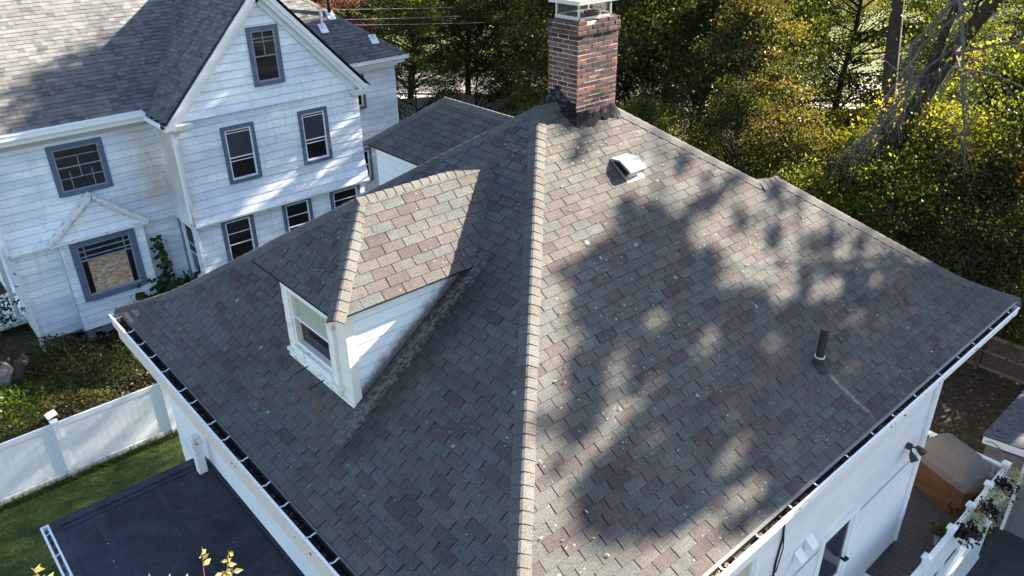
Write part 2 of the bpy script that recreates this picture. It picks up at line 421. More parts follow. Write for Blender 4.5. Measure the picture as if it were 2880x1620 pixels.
def lawn_mat(name, a, b):
    t = NT(name); c = t.coord()
    col = t.mix(t.ramp(t.noise(c, 1.6, 5.0, 0.7), [(0.3, 0.0), (0.7, 1.0)]), a, b)
    t.principled(col, 0.95, bump=t.noise(c, 40.0, 3.0), bstr=0.6, bdist=0.03)
    return t.mat
M['lawn'] = lawn_mat("mown_lawn", (0.022, 0.045, 0.010), (0.060, 0.085, 0.020))
M['verge'] = lawn_mat("sunny_verge", (0.035, 0.055, 0.010), (0.085, 0.095, 0.022))

def leaf_mat(name, stops, trans=0.5, hue=0.0):
    t = NT(name)
    oi = t.n("ObjectInfo")
    f = t.math('ADD', t.rnd(), t.math('MULTIPLY', t.math('SUBTRACT', oi.outputs["Random"], 0.5), 0.18), True)
    col = t.ramp(f, stops)
    d = t.n("BsdfDiffuse"); t.l(col, d.inputs[0])
    tr = t.n("BsdfTranslucent"); t.l(t.mix(1.0, col, (1.75, 1.5, 0.6), 'MULTIPLY'), tr.inputs[0])
    mx = t.n("MixShader"); mx.inputs[0].default_value = trans; t.l(d.outputs[0], mx.inputs[1]); t.l(tr.outputs[0], mx.inputs[2])
    gl = t.n("BsdfGlossy"); gl.inputs["Roughness"].default_value = 0.38; gl.inputs[0].default_value = (0.8, 0.85, 0.9, 1)
    m2 = t.n("MixShader"); m2.inputs[0].default_value = 0.012; t.l(mx.outputs[0], m2.inputs[1]); t.l(gl.outputs[0], m2.inputs[2])
    t.l(m2.outputs[0], t.out.inputs[0])
    return t.mat
GREEN = [(0.0, (0.014, 0.025, 0.009)), (0.4, (0.036, 0.056, 0.014)), (0.7, (0.080, 0.106, 0.019)), (0.9, (0.165, 0.175, 0.028)), (1.0, (0.16, 0.10, 0.03))]
YELLOW = [(0.0, (0.026, 0.038, 0.010)), (0.35, (0.066, 0.088, 0.016)), (0.7, (0.165, 0.172, 0.025)), (0.9, (0.27, 0.24, 0.045)), (1.0, (0.24, 0.13, 0.035))]
BROWN = [(0.0, (0.017, 0.023, 0.010)), (0.38, (0.040, 0.050, 0.016)), (0.64, (0.072, 0.072, 0.024)), (0.85, (0.105, 0.083, 0.030)), (1.0, (0.145, 0.082, 0.028))]
REDDISH = [(0.0, (0.045, 0.018, 0.022)), (0.5, (0.10, 0.036, 0.044)), (1.0, (0.18, 0.08, 0.088))]
M['leaf_green'] = leaf_mat("green_leaf", GREEN)
M['leaf_yellow'] = leaf_mat("yellow_green_leaf", YELLOW)
M['leaf_brown'] = leaf_mat("autumn_leaf", BROWN)
M['leaf_red'] = leaf_mat("plum_red_leaf", REDDISH)
M['leaf_weed'] = leaf_mat("weed_leaf", [(0.0, (0.022, 0.032, 0.010)), (0.3, (0.06, 0.05, 0.022)), (0.5, (0.055, 0.095, 0.016)), (0.8, (0.10, 0.17, 0.02)), (1.0, (0.20, 0.19, 0.06))], 0.35)
M['leaf_vine'] = leaf_mat("vine_leaf", [(0.0, (0.012, 0.035, 0.010)), (1.0, (0.05, 0.10, 0.022))], 0.3)
M['leaf_bright'] = leaf_mat("bright_leaf", [(0.0, (0.15, 0.18, 0.05)), (0.6, (0.30, 0.30, 0.12)), (1.0, (0.50, 0.45, 0.30))], 0.4)
M['leaf_dark'] = leaf_mat("purple_black_leaf", [(0.0, (0.010, 0.008, 0.011)), (1.0, (0.045, 0.028, 0.036))], 0.15)
M['leaf_silver'] = leaf_mat("silver_green_leaf", [(0.0, (0.16, 0.20, 0.12)), (1.0, (0.48, 0.48, 0.33))], 0.3)
M['grass'] = leaf_mat("grass_blade", [(0.0, (0.020, 0.045, 0.008)), (0.6, (0.06, 0.095, 0.018)), (1.0, (0.16, 0.16, 0.05))], 0.4)
M['fallen'] = leaf_mat("dry_leaf", [(0.0, (0.16, 0.09, 0.045)), (0.5, (0.38, 0.25, 0.15)), (1.0, (0.60, 0.50, 0.40))], 0.2)

# ------------------------------------------------------------------ roof tools
def interp(prof, d):
    for (a, za), (b, zb) in zip(prof[:-1], prof[1:]):
        if d <= b: return za + (zb - za) * (d - a) / (b - a)
    (a, za), (b, zb) = prof[-2], prof[-1]
    return zb + (zb - za) * (d - b) / (b - a)

def clip(poly, p, q, side):
    out = []
    def f(w): return ((q[0] - p[0]) * (w[1] - p[1]) - (q[1] - p[1]) * (w[0] - p[0])) * side
    for i in range(len(poly)):
        a, b = poly[i], poly[(i + 1) % len(poly)]
        fa, fb = f(a), f(b)
        if fa >= 0: out.append(a)
        if fa * fb < 0:
            k = fa / (fa - fb); out.append((a[0] + (b[0] - a[0]) * k, a[1] + (b[1] - a[1]) * k))
    return out

def shingles(mb, P0, U, N, prof, uL, uR, dmax, course=0.135, tab=0.305, slot=0.0115, lift=0.010, seed=1, arch=False, under=None, jit=0.004):
    rg = random.Random(seed)
    P0, U, N = Vector(P0), Vector(U), Vector(N)
    Z = Vector((0, 0, 1))
    # arc-length table
    ds = [dmax * i / 200 for i in range(201)]
    ss = [0.0]
    for a, b in zip(ds[:-1], ds[1:]): ss.append(ss[-1] + math.hypot(b - a, interp(prof, b) - interp(prof, a)))
    def d_of(s):
        if s <= 0: return 0.0
        if s >= ss[-1]: return dmax
        lo = 0; hi = 200
        while hi - lo > 1:
            m = (lo + hi) // 2
            if ss[m] <= s: lo = m
            else: hi = m
        return ds[lo] + (ds[hi] - ds[lo]) * (s - ss[lo]) / (ss[hi] - ss[lo])
    def pt(u, s, h):
        d = d_of(s)
        e = 0.02
        tn = Vector((0, 0, interp(prof, d + e) - interp(prof, d))) + N * e
        nn = U.cross(tn).normalized()
        if nn.z < 0: nn = -nn
        return P0 + U * u + N * d + Z * interp(prof, d) + nn * h
    n = int(math.ceil(ss[-1] / course))
    for k in range(n):
        s0, s1 = k * course, min((k + 1) * course, ss[-1])
        if s1 - s0 < 0.01: continue
        a0, a1, b0, b1 = uL(d_of(s0)), uL(d_of(s1 - 1e-4)), uR(d_of(s0)), uR(d_of(s1 - 1e-4))
        lo, hi = min(a0, a1), max(b0, b1)
        if under is not None: under.poly([pt(a0, s0, -0.004), pt(b0, s0, -0.004), pt(max(a1, b1 - 1e9) if b1 > a1 else (a1 + b1) / 2, s1, -0.004) if False else pt(b1, s1, -0.004), pt(a1, s1, -0.004)])
        u = lo - rg.random() * tab if arch else math.floor(lo / tab) * tab - tab * (0.5 if k % 2 else 0.0) - tab
        u += rg.uniform(-0.012, 0.012)
        jl = rg.uniform(-jit, jit)
        while u < hi:
            w = tab if not arch else rg.uniform(0.10, 0.34)
            ju = 0 if arch else rg.uniform(-0.003, 0.003)
            js = rg.uniform(-jit, jit) + jl
            q = [(u + slot / 2 + ju, s0 + js), (u + w - slot / 2 + ju, s0 + js), (u + w - slot / 2 + ju, s1 + 0.02), (u + slot / 2 + ju, s1 + 0.02)]
            q = clip(q, (a0, s0), (a1 + (a1 - a0) * 0.15, s1 + 0.02), -1)
            if len(q) > 2: q = clip(q, (b0, s0), (b1 + (b1 - b0) * 0.15, s1 + 0.02), 1)
            if len(q) > 2:
                ll = lift + (rg.choice((0, 0.007)) if arch else rg.uniform(-0.001, 0.002))
                r = rg.random()
                P = [pt(x, s, ll if s < (s0 + s1) / 2 else 0.0015) for x, s in q]
                mb.poly(P, r)
                e = [(x, s) for x, s in q if s < s0 + 0.03 * 1 and s < (s0 + s1) / 2]
                if len(e) >= 2:
                    x0, x1 = min(x for x, _ in e), max(x for x, _ in e)
                    mb.poly([pt(x0, s0 + js - 0.002, -0.003), pt(x1, s0 + js - 0.002, -0.003), pt(x1, s0 + js, ll), pt(x0, s0 + js, ll)], r * 0.5, 1)
            u += w
    return pt

def caps(mb, path, a1, a2, half=0.155, step=0.14, seed=3, lift=0.011):
    rg = random.Random(seed)
    pts = [Vector(p) for p in path]
    seg = [0.0]
    for p, q in zip(pts[:-1], pts[1:]): seg.append(seg[-1] + (q - p).length)
    def at(s):
        s = max(0, min(seg[-1], s))
        for i in range(len(pts) - 1):
            if s <= seg[i + 1] + 1e-9: return pts[i] + (pts[i + 1] - pts[i]) * ((s - seg[i]) / (seg[i + 1] - seg[i]))
        return pts[-1]
    a1, a2 = Vector(a1).normalized(), Vector(a2).normalized()
    up = -(a1 + a2); up = up.normalized() if up.length > 0.05 else Vector((0, 0, 1))
    if up.z < 0: up = -up
    def ring(s, h, hw):
        p = at(s)
        return [p + a1 * hw + up * h * 0.7, p + a1 * hw * 0.45 + up * (h + 0.006), p + a1 * hw * 0.12 + up * (h + 0.008), p + a2 * hw * 0.12 + up * (h + 0.008), p + a2 * hw * 0.45 + up * (h + 0.006), p + a2 * hw + up * h * 0.7]
    n = int(seg[-1] / step)
    for k in range(n + 1):
        s0 = k * step + rg.uniform(-0.008, 0.008); s1 = min(s0 + step + 0.03, seg[-1] + 0.01)
        if s1 - s0 < 0.03: continue
        hw = half * rg.uniform(0.96, 1.05)
        A, B = ring(s0, lift + 0.010, hw), ring(s1, lift, hw * 0.98)
        r = rg.random()
        for i in range(5): mb.poly([A[i], A[i + 1], B[i + 1], B[i]], r)
        C = ring(s0, -0.01, hw)
        for i in range(5): mb.poly([C[i], C[i + 1], A[i + 1], A[i]], r * 0.4)
        mb.poly([A[0], B[0], ring(s1, -0.01, hw)[0], C[0]], r * 0.4)
        mb.poly([A[5], C[5], ring(s1, -0.01, hw)[5], B[5]], r * 0.4)

# ------------------------------------------------------------------ wall tools
class Wall:
    """ax 'y': wall facing -y at y=p, u is x.  ax 'x': wall facing -x at x=p, u is y."""
    def __init__(self, ax, p): self.ax, self.p = ax, p
    def P(self, u, z, o=0.0):
        return (u, self.p - o, z) if self.ax == 'y' else (self.p - o, u, z)
    def box(self, mb, u0, u1, z0, z1, o0, o1, r=0.5, m=0):
        a, b = self.P(u0, z0, o0), self.P(u1, z1, o1)
        mb.box(a[0], a[1], a[2], b[0], b[1], b[2], r, m)
    def siding(self, mb, u0, u1, z0, z1, exp=0.24, holes=(), flare=None, uL=None, uR=None, lap=0.020, seed=1, joint=2.6):
        rg = random.Random(seed)
        n = max(1, round((z1 - z0) / exp)); e = (z1 - z0) / n
        fl = flare or (lambda z: 0.0)
        for k in range(n):
            c0, c1 = z0 + k * e, z0 + (k + 1) * e
            cuts = sorted({c0, c1} | {h[2] for h in holes if c0 < h[2] < c1} | {h[3] for h in holes if c0 < h[3] < c1})
            joints = [rg.uniform(u0, u1) for _ in range(int((u1 - u0) / joint * 0.6 + rg.random()))]
            rr = rg.random()
            for a, b in zip(cuts[:-1], cuts[1:]):
                L0, L1 = (uL(a), uL(b)) if uL else (u0, u0)
                R0, R1 = (uR(a), uR(b)) if uR else (u1, u1)
                iv = [(min(L0, L1), max(R0, R1))]
                for h in holes:
                    if h[2] < (a + b) / 2 < h[3]:
                        nv = []
                        for p, q in iv:
                            if h[0] > p: nv.append((p, min(q, h[0])))
                            if h[1] < q: nv.append((max(p, h[1]), q))
                        iv = [x for x in nv if x[1] - x[0] > 1e-3]
                js = [j for j in joints]
                for p, q in iv:
                    ed = [p] + sorted(j for j in js if p + 0.05 < j < q - 0.05) + [q]
                    for x0, x1 in zip(ed[:-1], ed[1:]):
                        r = (rr + 0.35 * rg.random()) % 1.0
                        ta, tb = (a - c0) / e, (b - c0) / e
                        oa, ob = lap * (1 - ta) + fl(a), lap * (1 - tb) + fl(b)
                        xl0 = max(x0, L0) if uL else x0; xl1 = max(x0, L1) if uL else x0
                        xr0 = min(x1, R0) if uR else x1; xr1 = min(x1, R1) if uR else x1
                        if xr0 - xl0 < 1e-3 and xr1 - xl1 < 1e-3: continue
                        mb.poly([self.P(xl0, a, oa), self.P(max(xl0, xr0), a, oa), self.P(max(xl1, xr1), b, ob), self.P(xl1, b, ob)], r)
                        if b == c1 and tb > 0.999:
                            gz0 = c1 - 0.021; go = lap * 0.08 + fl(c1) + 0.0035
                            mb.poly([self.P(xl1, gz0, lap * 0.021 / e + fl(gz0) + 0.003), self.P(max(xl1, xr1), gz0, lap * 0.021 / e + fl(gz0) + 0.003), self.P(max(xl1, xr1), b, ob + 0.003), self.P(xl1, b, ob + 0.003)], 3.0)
                        if a == c0: mb.poly([self.P(xl0, a, oa - lap - 0.004), self.P(max(xl0, xr0), a, oa - lap - 0.004), self.P(max(xl0, xr0), a, oa), self.P(xl0, a, oa)], r)
    def window(self, host, u0, u1, z0, z1, trim=0.11, tm='bluetrim', sm='trimwhite', rails=(0.5,), gaps=(), vbars=(), hbars=(), depth=0.05, off=0.0, sashw=0.042, upper='screen', sill=0.03, label=None, glass='glass'):
        mb = MB(); o0, o1 = off - 0.03, off + 0.036
        self.box(mb, u0, u0 + trim, z0, z1, o0, o1); self.box(mb, u1 - trim, u1, z0, z1, o0, o1)
        self.box(mb, u0 + trim, u1 - trim, z1 - trim, z1, o0, o1 + 0.006); self.box(mb, u0 + trim, u1 - trim, z0, z0 + trim * 0.9, o0, o1 + sill)
        w = mb.build("window", M[tm], host, bevel=0.006)
        if label: w["label"] = label
        i0, i1, y0, y1 = u0 + trim, u1 - trim, z0 + trim * 0.9, z1 - trim
        sb = MB(); so0, so1 = off - depth, off + 0.012
        sw = sashw
        self.box(sb, i0, i0 + sw, y0, y1, so0, so1); self.box(sb, i1 - sw, i1, y0, y1, so0, so1)
        self.box(sb, i0 + sw, i1 - sw, y1 - sw, y1, so0, so1 - 0.003); self.box(sb, i0 + sw, i1 - sw, y0, y0 + sw, so0, so1 - 0.003)
        H = y1 - y0
        for f in rails: self.box(sb, i0 + sw, i1 - sw, y0 + H * f - 0.016, y0 + H * f + 0.016, so0 + 0.01, so1 - 0.012)
        for f, a, b in hbars: self.box(sb, i0 + sw + (i1 - i0 - 2 * sw) * a, i0 + sw + (i1 - i0 - 2 * sw) * b, y0 + H * f - 0.010, y0 + H * f + 0.010, so0 + 0.012, so1 - 0.016)
        for f, a, b in vbars:
            x = i0 + sw + (i1 - i0 - 2 * sw) * f
            self.box(sb, x - 0.010, x + 0.010, y0 + H * a, y0 + H * b, so0 + 0.014, so1 - 0.018)
        sb.build("sash", M[sm], w)
        gb = MB(); m = rails[0] if rails else 0.5
        go = off - depth - 0.004
        gb.poly([self.P(i0, y0, go), self.P(i1, y0, go), self.P(i1, y0 + H * m, go), self.P(i0, y0 + H * m, go)], 0.4)
        gb.build("pane", M[glass], w)
        gb = MB(); go = off - depth + 0.022
        gb.poly([self.P(i0, y0 + H * m, go), self.P(i1, y0 + H * m, go), self.P(i1, y1, go), self.P(i0, y1, go)], 0.4)
        gb.build("pane", M[upper], w)
        return w

# ================================================================== SETTING
def sheet(name, pts, z, m, kind='structure'):
    mb = MB(); mb.poly([(x, y, z) for x, y in pts])
    return tag(mb.build(name, m), kind=kind)
sheet("ground", [(-200, -200), (260, -200), (260, 260), (-200, 260)], 0.0, M['ground'])
sheet("lawn", [(-9, 6.0), (13.1, 6.0), (13.1, 18.0), (-9, 18.0)], 0.006, M['lawn'])
sheet("driveway", [(3.0, -8.0), (16.15, -8.0), (16.15, 2.52), (3.0, 2.52)], 0.008, M['asphalt'])
SD, SN = Vector((0.656, -0.754, 0)), Vector((0.754, 0.656, 0))
def strip(name, n0, n1, z, m, s0=-70, s1=90):
    q = [SN * n0 + SD * s0, SN * n0 + SD * s1, SN * n1 + SD * s1, SN * n1 + SD * s0]
    return sheet(name, [(p.x, p.y) for p in q], z, m)
strip("street", 50.6, 57.6, 0.006, M['street'])
strip("sidewalk", 48.6, 50.0, 0.05, M['paver'])
strip("verge", 58.6, 90.0, 0.01, M['verge'])
kb = MB()
for n0 in (50.25, 57.75):
    a, b = SN * n0 + SD * -70, SN * n0 + SD * 90
    kb.beam((a.x, a.y, 0.06), (b.x, b.y, 0.06), 0.16, 0.14)
tag(kb.build("kerb", M['paver']), kind='structure')

# ================================================================== HOUSE WITH THE HIP ROOF
house = thing("hip_roof_house", (7.7, 8.2, 0), "white house with worn grey-purple hip roof, brick chimney and small dormer, filling the foreground", "house")
X0, X1, Y0, Y1, EZ = 2.6, 13.9, 3.1, 13.34, 6.2
PROF = [(0, 0), (0.3, 0.13), (0.6, 0.265), (0.9, 0.452), (1.2, 0.673), (5.11, 3.508)]
RZ = EZ + 3.508
def uR_right(d): return (14.12 - 0.935 * d) if d < 3.16 else 13.9 - d
roof = MB(); und = MB()
ptR = shingles(roof, (0, Y0, EZ), (1, 0, 0), (0, 1, 0), PROF, lambda d: X0 + d, uR_right, 5.11, seed=11, under=und)
ptL = shingles(roof, (X0, 0, EZ), (0, 1, 0), (1, 0, 0), PROF, lambda d: Y0 + d, lambda d: Y1 - d, 5.11, seed=12, under=und)
ro = roof.build("roof", [M['shingle'], M['under']], house)
und.build("underlay", M['under'], ro)
# far slopes (plain courses, hidden from the photograph)
bk = MB()
shingles(bk, (0, Y1, EZ), (1, 0, 0), (0, -1, 0), PROF, lambda d: X0 + d, lambda d: X1 - d, 5.11, seed=13, tab=0.61)
shingles(bk, (X1, 0, EZ), (0, 1, 0), (-1, 0, 0), PROF, lambda d: Y0 + d + (0.0), lambda d: Y1 - d, 5.11, seed=14, tab=0.61)
# little back wing ridge beyond the right-hand hip
zr = EZ + interp(PROF, 3.16)
PROF2 = [(p * 0.935, q) for p, q in PROF]
shingles(bk, (14.12, 0, EZ), (0, 1, 0), (-1, 0, 0), PROF2, lambda d: 3.1 + d / 0.935, lambda d: 9.42 - d / 0.935, 2.95, seed=15, tab=0.61)
shingles(bk, (0, 9.42, EZ), (1, 0, 0), (0, -1, 0), PROF, lambda d: 10.4, lambda d: 14.12 - 0.935 * d, 3.16, seed=16, tab=0.61)
bk.build("back_slope", [M['shingle'], M['under']], ro)
def hip_path(fx, fy, d0=-0.02, d1=5.12, n=26):
    return [(fx(d), fy(d), EZ + interp(PROF, max(0, d)) + 0.004) for d in [d0 + (d1 - d0) * i / n for i in range(n + 1)]]
cp = MB(); SL = Vector((0.587, 0, 0.81))
# directions down each plane, square to the hip
def across(hip, nrm):
    a = Vector(hip).normalized().cross(Vector(nrm).normalized())
    return a if a.z < 0 else -a
nL, nR, nB, nX = (-0.587, 0, 0.81), (0, -0.587, 0.81), (0, 0.587, 0.81), (0.587, 0, 0.81)
hf = (1, 1, 0.725)
caps(cp, hip_path(lambda d: X0 + d, lambda d: Y0 + d), across(hf, nL), across(hf, nR), 0.135, seed=21)
hl = (1, -1, 0.725)
caps(cp, hip_path(lambda d: X0 + d, lambda d: Y1 - d), across(hl, nL), across(hl, nB), 0.15, seed=22)
hr = (-1, 1, 0.725)
caps(cp, hip_path(lambda d: 13.9 - d, lambda d: Y0 + d, 3.14, 5.11, 10), across(hr, nR), across(hr, nX), 0.15, seed=23)
caps(cp, hip_path(uR_right, lambda d: Y0 + d, -0.02, 3.15, 18), across(hr, nR), across(hr, nX), 0.17, seed=24)
caps(cp, [(10.70, 6.25, zr + 0.006), (11.2, 6.25, zr + 0.006)], (0, -0.81, -0.587), (0, 0.81, -0.587), 0.15, seed=25)
caps(cp, [(7.66, 8.21, RZ + 0.01), (8.82, 8.21, RZ + 0.01)], (0, -0.81, -0.587), (0, 0.81, -0.587), 0.16, seed=26)
cp.build("hip_cap", M['cap'], ro)
# drip edges and soffit
de = MB()
de.beam((X0 - 0.02, Y0 - 0.02, EZ - 0.012), (14.12, Y0 - 0.02, EZ - 0.012), 0.045, 0.016)
de.build("drip_edge", simple("dull_grey_metal", (0.16, 0.16, 0.165), 0.5), ro)
de = MB(); de.beam((X0 - 0.012, Y0, EZ - 0.012), (X0 - 0.012, Y1 + 0.02, EZ - 0.012), 0.022, 0.016); de.build("drip_edge", simple("dull_brown_metal", (0.13, 0.12, 0.11), 0.6), ro)
sf = MB()
sf.box(X0 + 0.03, Y0 + 0.03, EZ - 0.20, 14.05, Y1 - 0.02, EZ - 0.05)
sf.build("soffit", M['beige'], house)
# walls
w = MB()
WR, WL = Wall('y', 3.45), Wall('x', 2.95)
doorh = [(9.02, 10.20, 1.5, 3.86)]
winh = [(5.65, 7.20, 3.45, 5.06)]
WR.siding(w, 2.95, 12.4, 0.25, EZ - 0.14, 0.30, doorh + winh, lap=0.008, seed=31, joint=0.9)
WR.siding(w, 2.95, 12.4, 0.25, 3.62, 0.30, doorh + winh, flare=lambda z: 0.018, lap=0.008, seed=35, joint=0.9)
WL.siding(w, 3.45, 13.0, 0.25, EZ - 0.14, 0.30, (), lap=0.010, seed=32, joint=1.2)
w.box(3.02, 3.52, 0, 12.39, 12.98, EZ - 0.2)
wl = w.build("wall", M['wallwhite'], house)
fb = MB(); fb.box(2.90, 3.40, 0, 12.44, 13.05, 0.26); fb.build("foundation", M['stone'], house)
# gutters
def gutter_run(axis, a, b, out, inn, z, depth, face, nstrap, seed, litter):
    rg = random.Random(seed); mb = MB()
    t = 0.008
    def bx(o0, o1, z0, z1, m, s=a, e=b, r=0.5):
        if axis == 'y': mb.box(s, o0, z0, e, o1, z1, r, m)      # run along x, face at y=out
        else: mb.box(o0, s, z0, o1, e, z1, r, m)
    bx(out, out + t, z - depth, z, 0)
    bx(out - 0.012, out + 0.016, z - 0.004, z + 0.012, 1)
    bx(out + t, inn, z - depth + 0.002, z - depth + t + 0.002, 2)
    bx(out + t + 0.001, out + t + 0.004, z - depth + t + 0.003, z - 0.005, 2)
    bx(inn, inn + t, z - depth, z + 0.02, 2)
    for s in (a, b - t): bx(out, inn, z - depth, z + 0.006, 1, s, s + t)
    g = mb.build("gutter", [face, M['whitegutter'], M['gutterin']], house)
    for i in range(nstrap):
        s = a + (b - a) * (i + 0.5) / nstrap + rg.uniform(-0.08, 0.08)
        sb = MB(); k = rg.uniform(-0.02, 0.02)
        pts = [(out, z + 0.014), ((out + inn) / 2, z - 0.006), (inn, z + 0.018), (inn + 0.05, z + 0.03)]
        for (o0, z0), (o1, z1) in zip(pts[:-1], pts[1:]):
            p = (s, o0, z0) if axis == 'y' else (o0, s, z0)
            q = (s + k, o1, z1) if axis == 'y' else (o1, s + k, z1)
            sb.beam(p, q, 0.022, 0.006)
        sb.build("gutter_strap", M['galv'], g)
    lb = MB()
    n = int((b - a) * litter)
    for i in range(n):
        s = rg.uniform(a + 0.05, b - 0.05)
        if litter > 30 and math.sin(s * 2.1) + math.sin(s * 4.7 + 1) < -0.4: continue
        o = rg.uniform(out + 0.02, inn - 0.015); zz = z - depth + 0.02 + rg.random() * 0.03
        c = (s, o, zz) if axis == 'y' else (o, s, zz)
        v = [Vector((rg.gauss(0, 1), rg.gauss(0, 1), rg.gauss(0, 0.5))).normalized() for _ in range(2)]
        w3 = v[0].cross(v[1]).normalized()
        sz = rg.uniform(0.012, 0.032)
        lb.obox(c, v[0] * sz, w3.cross(v[0]) * sz * 0.8, w3 * sz * 0.35, rg.random())
    tag(lb.build("leaf_litter", M['litter'], g), kind='stuff')
    return g
gutter_run('y', 2.48, 13.9, 2.985, 3.085, 6.15, 0.115, M['whitegutter'], 17, 41, 60)
gutter_run('x', 2.95, 13.3, 2.445, 2.585, 6.15, 0.20, M['beige'], 19, 42, 26)
fa = MB(); fa.box(2.50, 3.0, 5.66, 2.58, 13.32, 5.945); fa.build('fascia', M['beige'], house)
ds = MB()
ds.tube([(12.36, 3.04, 6.04), (12.36, 3.10, 5.9), (12.36, 3.40, 5.55), (12.36, 3.40, 1.6)], 0.045, 8)
ds.box(12.29, 3.37, 4.2, 12.43, 3.45, 4.24); ds.box(12.29, 3.37, 2.6, 12.43, 3.45, 2.64)
ds.build("downspout", M['trimwhite'], house)
cb = MB(); cb.box(12.33, 3.415, 0.3, 12.43, 3.47, 6.0); cb.box(12.385, 3.43, 0.3, 12.43, 3.56, 6.0); cb.build("corner_board", M['trimwhite'], house)
# right-hand wall openings
WR.window(house, 5.65, 7.20, 3.45, 5.06, 0.12, 'trimwhite', 'trimwhite', (0.48,), off=0.0, upper='blind', sill=0.05, label="white framed window with cream blind under the right gutter")
dm = MB()
WR.box(dm, 9.02, 9.14, 1.5, 3.86, -0.03, 0.055); WR.box(dm, 10.08, 10.20, 1.5, 3.86, -0.03, 0.055); WR.box(dm, 9.14, 10.08, 3.74, 3.86, -0.03, 0.060)
WR.box(dm, 9.14, 10.08, 1.5, 2.45, -0.02, 0.03); WR.box(dm, 9.14, 9.22, 2.45, 3.74, -0.02, 0.03); WR.box(dm, 10.00, 10.08, 2.45, 3.74, -0.02, 0.03); WR.box(dm, 9.22, 10.00, 3.66, 3.74, -0.02, 0.031)
door = dm.build("storm_door", M['trimwhite'], house, bevel=0.004)
gp = MB(); WR.box(gp, 9.22, 10.0, 2.45, 3.66, -0.015, 0.012); gp.build("pane", M['doorglass'], door)
hn = MB(); hn.tube([(9.93, 3.42, 2.86), (9.93, 3.34, 2.86), (9.98, 3.33, 2.90)], [0.02, 0.035, 0.045], 8); hn.build("handle", M['black'], door)
for xx, zz in ((8.30, 4.08), (8.58, 4.16)):
    vm = MB(); s = 0.085
    P = [(xx - s, 3.44, zz + s), (xx + s, 3.44, zz + s), (xx + s, 3.44, zz - s), (xx - s, 3.44, zz - s)]
    Q = [(xx - s, 3.30, zz - s * 0.5), (xx + s, 3.30, zz - s * 0.5), (xx + s, 3.30, zz - s), (xx - s, 3.30, zz - s)]
    vm.poly([P[0], P[1], Q[1], Q[0]]); vm.poly([Q[0], Q[1], Q[2], Q[3]]); vm.poly([P[1], P[2], Q[2], Q[1]]); vm.poly([P[0], Q[0], Q[3], P[3]]); vm.poly([P[0], P[3], P[2], P[1]])
    v = vm.build("wall_vent", M['trimwhite'], house)
    vb = MB(); vb.box(xx - s * 0.8, 3.315, zz - s - 0.012, xx + s * 0.8, 3.44, zz - s - 0.002); vb.build("vent_mouth", M['black'], v)
wc = MB()
wc.tube([(7.69, 3.42, 6.05), (7.69, 3.425, 5.1), (7.72, 3.425, 4.8), (7.66, 3.425, 4.4), (7.67, 3.425, 3.4), (7.67, 3.425, 1.0)], 0.014, 6)
wc.tube([(7.70, 3.41, 4.9), (7.76, 3.41, 4.6), (7.68, 3.41, 4.2)], 0.009, 5)
wc.build("wall_cable", M['black'], house)
fl = MB(); fl.tube([(11.72, 3.43, 4.16), (11.72, 3.36, 4.16)], 0.06, 10)
fo = fl.build("floodlight", M['bronze'], house)
for dx in (-0.12, 0.12):
    lm = MB(); c = Vector((11.72 + dx, 3.30, 4.12)); dr = Vector((dx * 2.2, -0.6, -0.55)).normalized()
    lm.tube([(11.72, 3.38, 4.16), tuple(c)], 0.018, 6)
    lm.tube([tuple(c - dr * 0.03), tuple(c + dr * 0.03), tuple(c + dr * 0.13)], [0.03, 0.055, 0.072], 10)
    lh = lm.build("lamp_head", M['bronze'], fo)
    ln = MB(); ln.tube([tuple(c + dr * 0.13), tuple(c + dr * 0.137)], 0.062, 10); ln.build("lamp_lens", M['lens'], fo)
# ---------------------------------------------------------------- second dormer, on the slope facing away
WE = 8.19; WP = [(0, 0), (0.2, 0.135), (1.16, 0.86)]
sd_ = MB()
Wall('x', 7.62).siding(sd_, 9.6, 12.66, 6.46, WE - 0.01, 0.175, (), lap=0.009, seed=56, uL=lambda z: min(12.64, 13.34 - (z - 6.003) / 0.725 - 0.04), uR=lambda z: 12.66)
sd_.box(7.70, 10.5, 6.9, 9.60, 12.6, WE - 0.03); sd_.box(7.62, 12.60, 6.45, 9.64, 12.68, WE - 0.01)
dorm2 = sd_.build("dormer", M['wallwhite'], house)
dorm2["label"] = "far dormer with a plain pale cheek on the slope behind the left hip"
wr = MB(); wu = MB()
shingles(wr, (7.47, 0, WE), (0, 1, 0), (1, 0, 0), WP, lambda d: 10.32 - 1.02 * d, lambda d: 12.86 - d, 1.16, course=0.138, seed=51, under=wu)
shingles(wr, (0, 12.86, WE), (1, 0, 0), (0, -1, 0), WP, lambda d: 7.47 + d, lambda d: 9.79 - d, 1.16, course=0.138, seed=52)
shingles(wr, (9.79, 0, WE), (0, 1, 0), (-1, 0, 0), WP, lambda d: 10.32 - 1.02 * d, lambda d: 12.86 - d, 1.16, course=0.138, seed=53)
wu.box(7.48, 10.4, WE - 0.03, 9.78, 12.85, WE - 0.008)
wr.build("dormer_roof", [M['shingle'], M['under']], dorm2)
wu.build("dormer_sheathing", M['under'], dorm2)
wc2 = MB()
hp = [(7.46 + d, 12.87 - d, WE + interp(WP, d) + 0.004) for d in [i * 0.116 for i in range(11)]]
caps(wc2, hp, across((1, -1, 0.75), nL), across((1, -1, 0.75), nB), 0.14, seed=54)
caps(wc2, [(8.63, 11.74, WE + 0.868), (8.63, 9.2, WE + 0.868)], (-0.8, 0, -0.6), (0.8, 0, -0.6), 0.14, step=0.135, seed=55)
wc2.build("ridge_cap", M['cap'], dorm2)
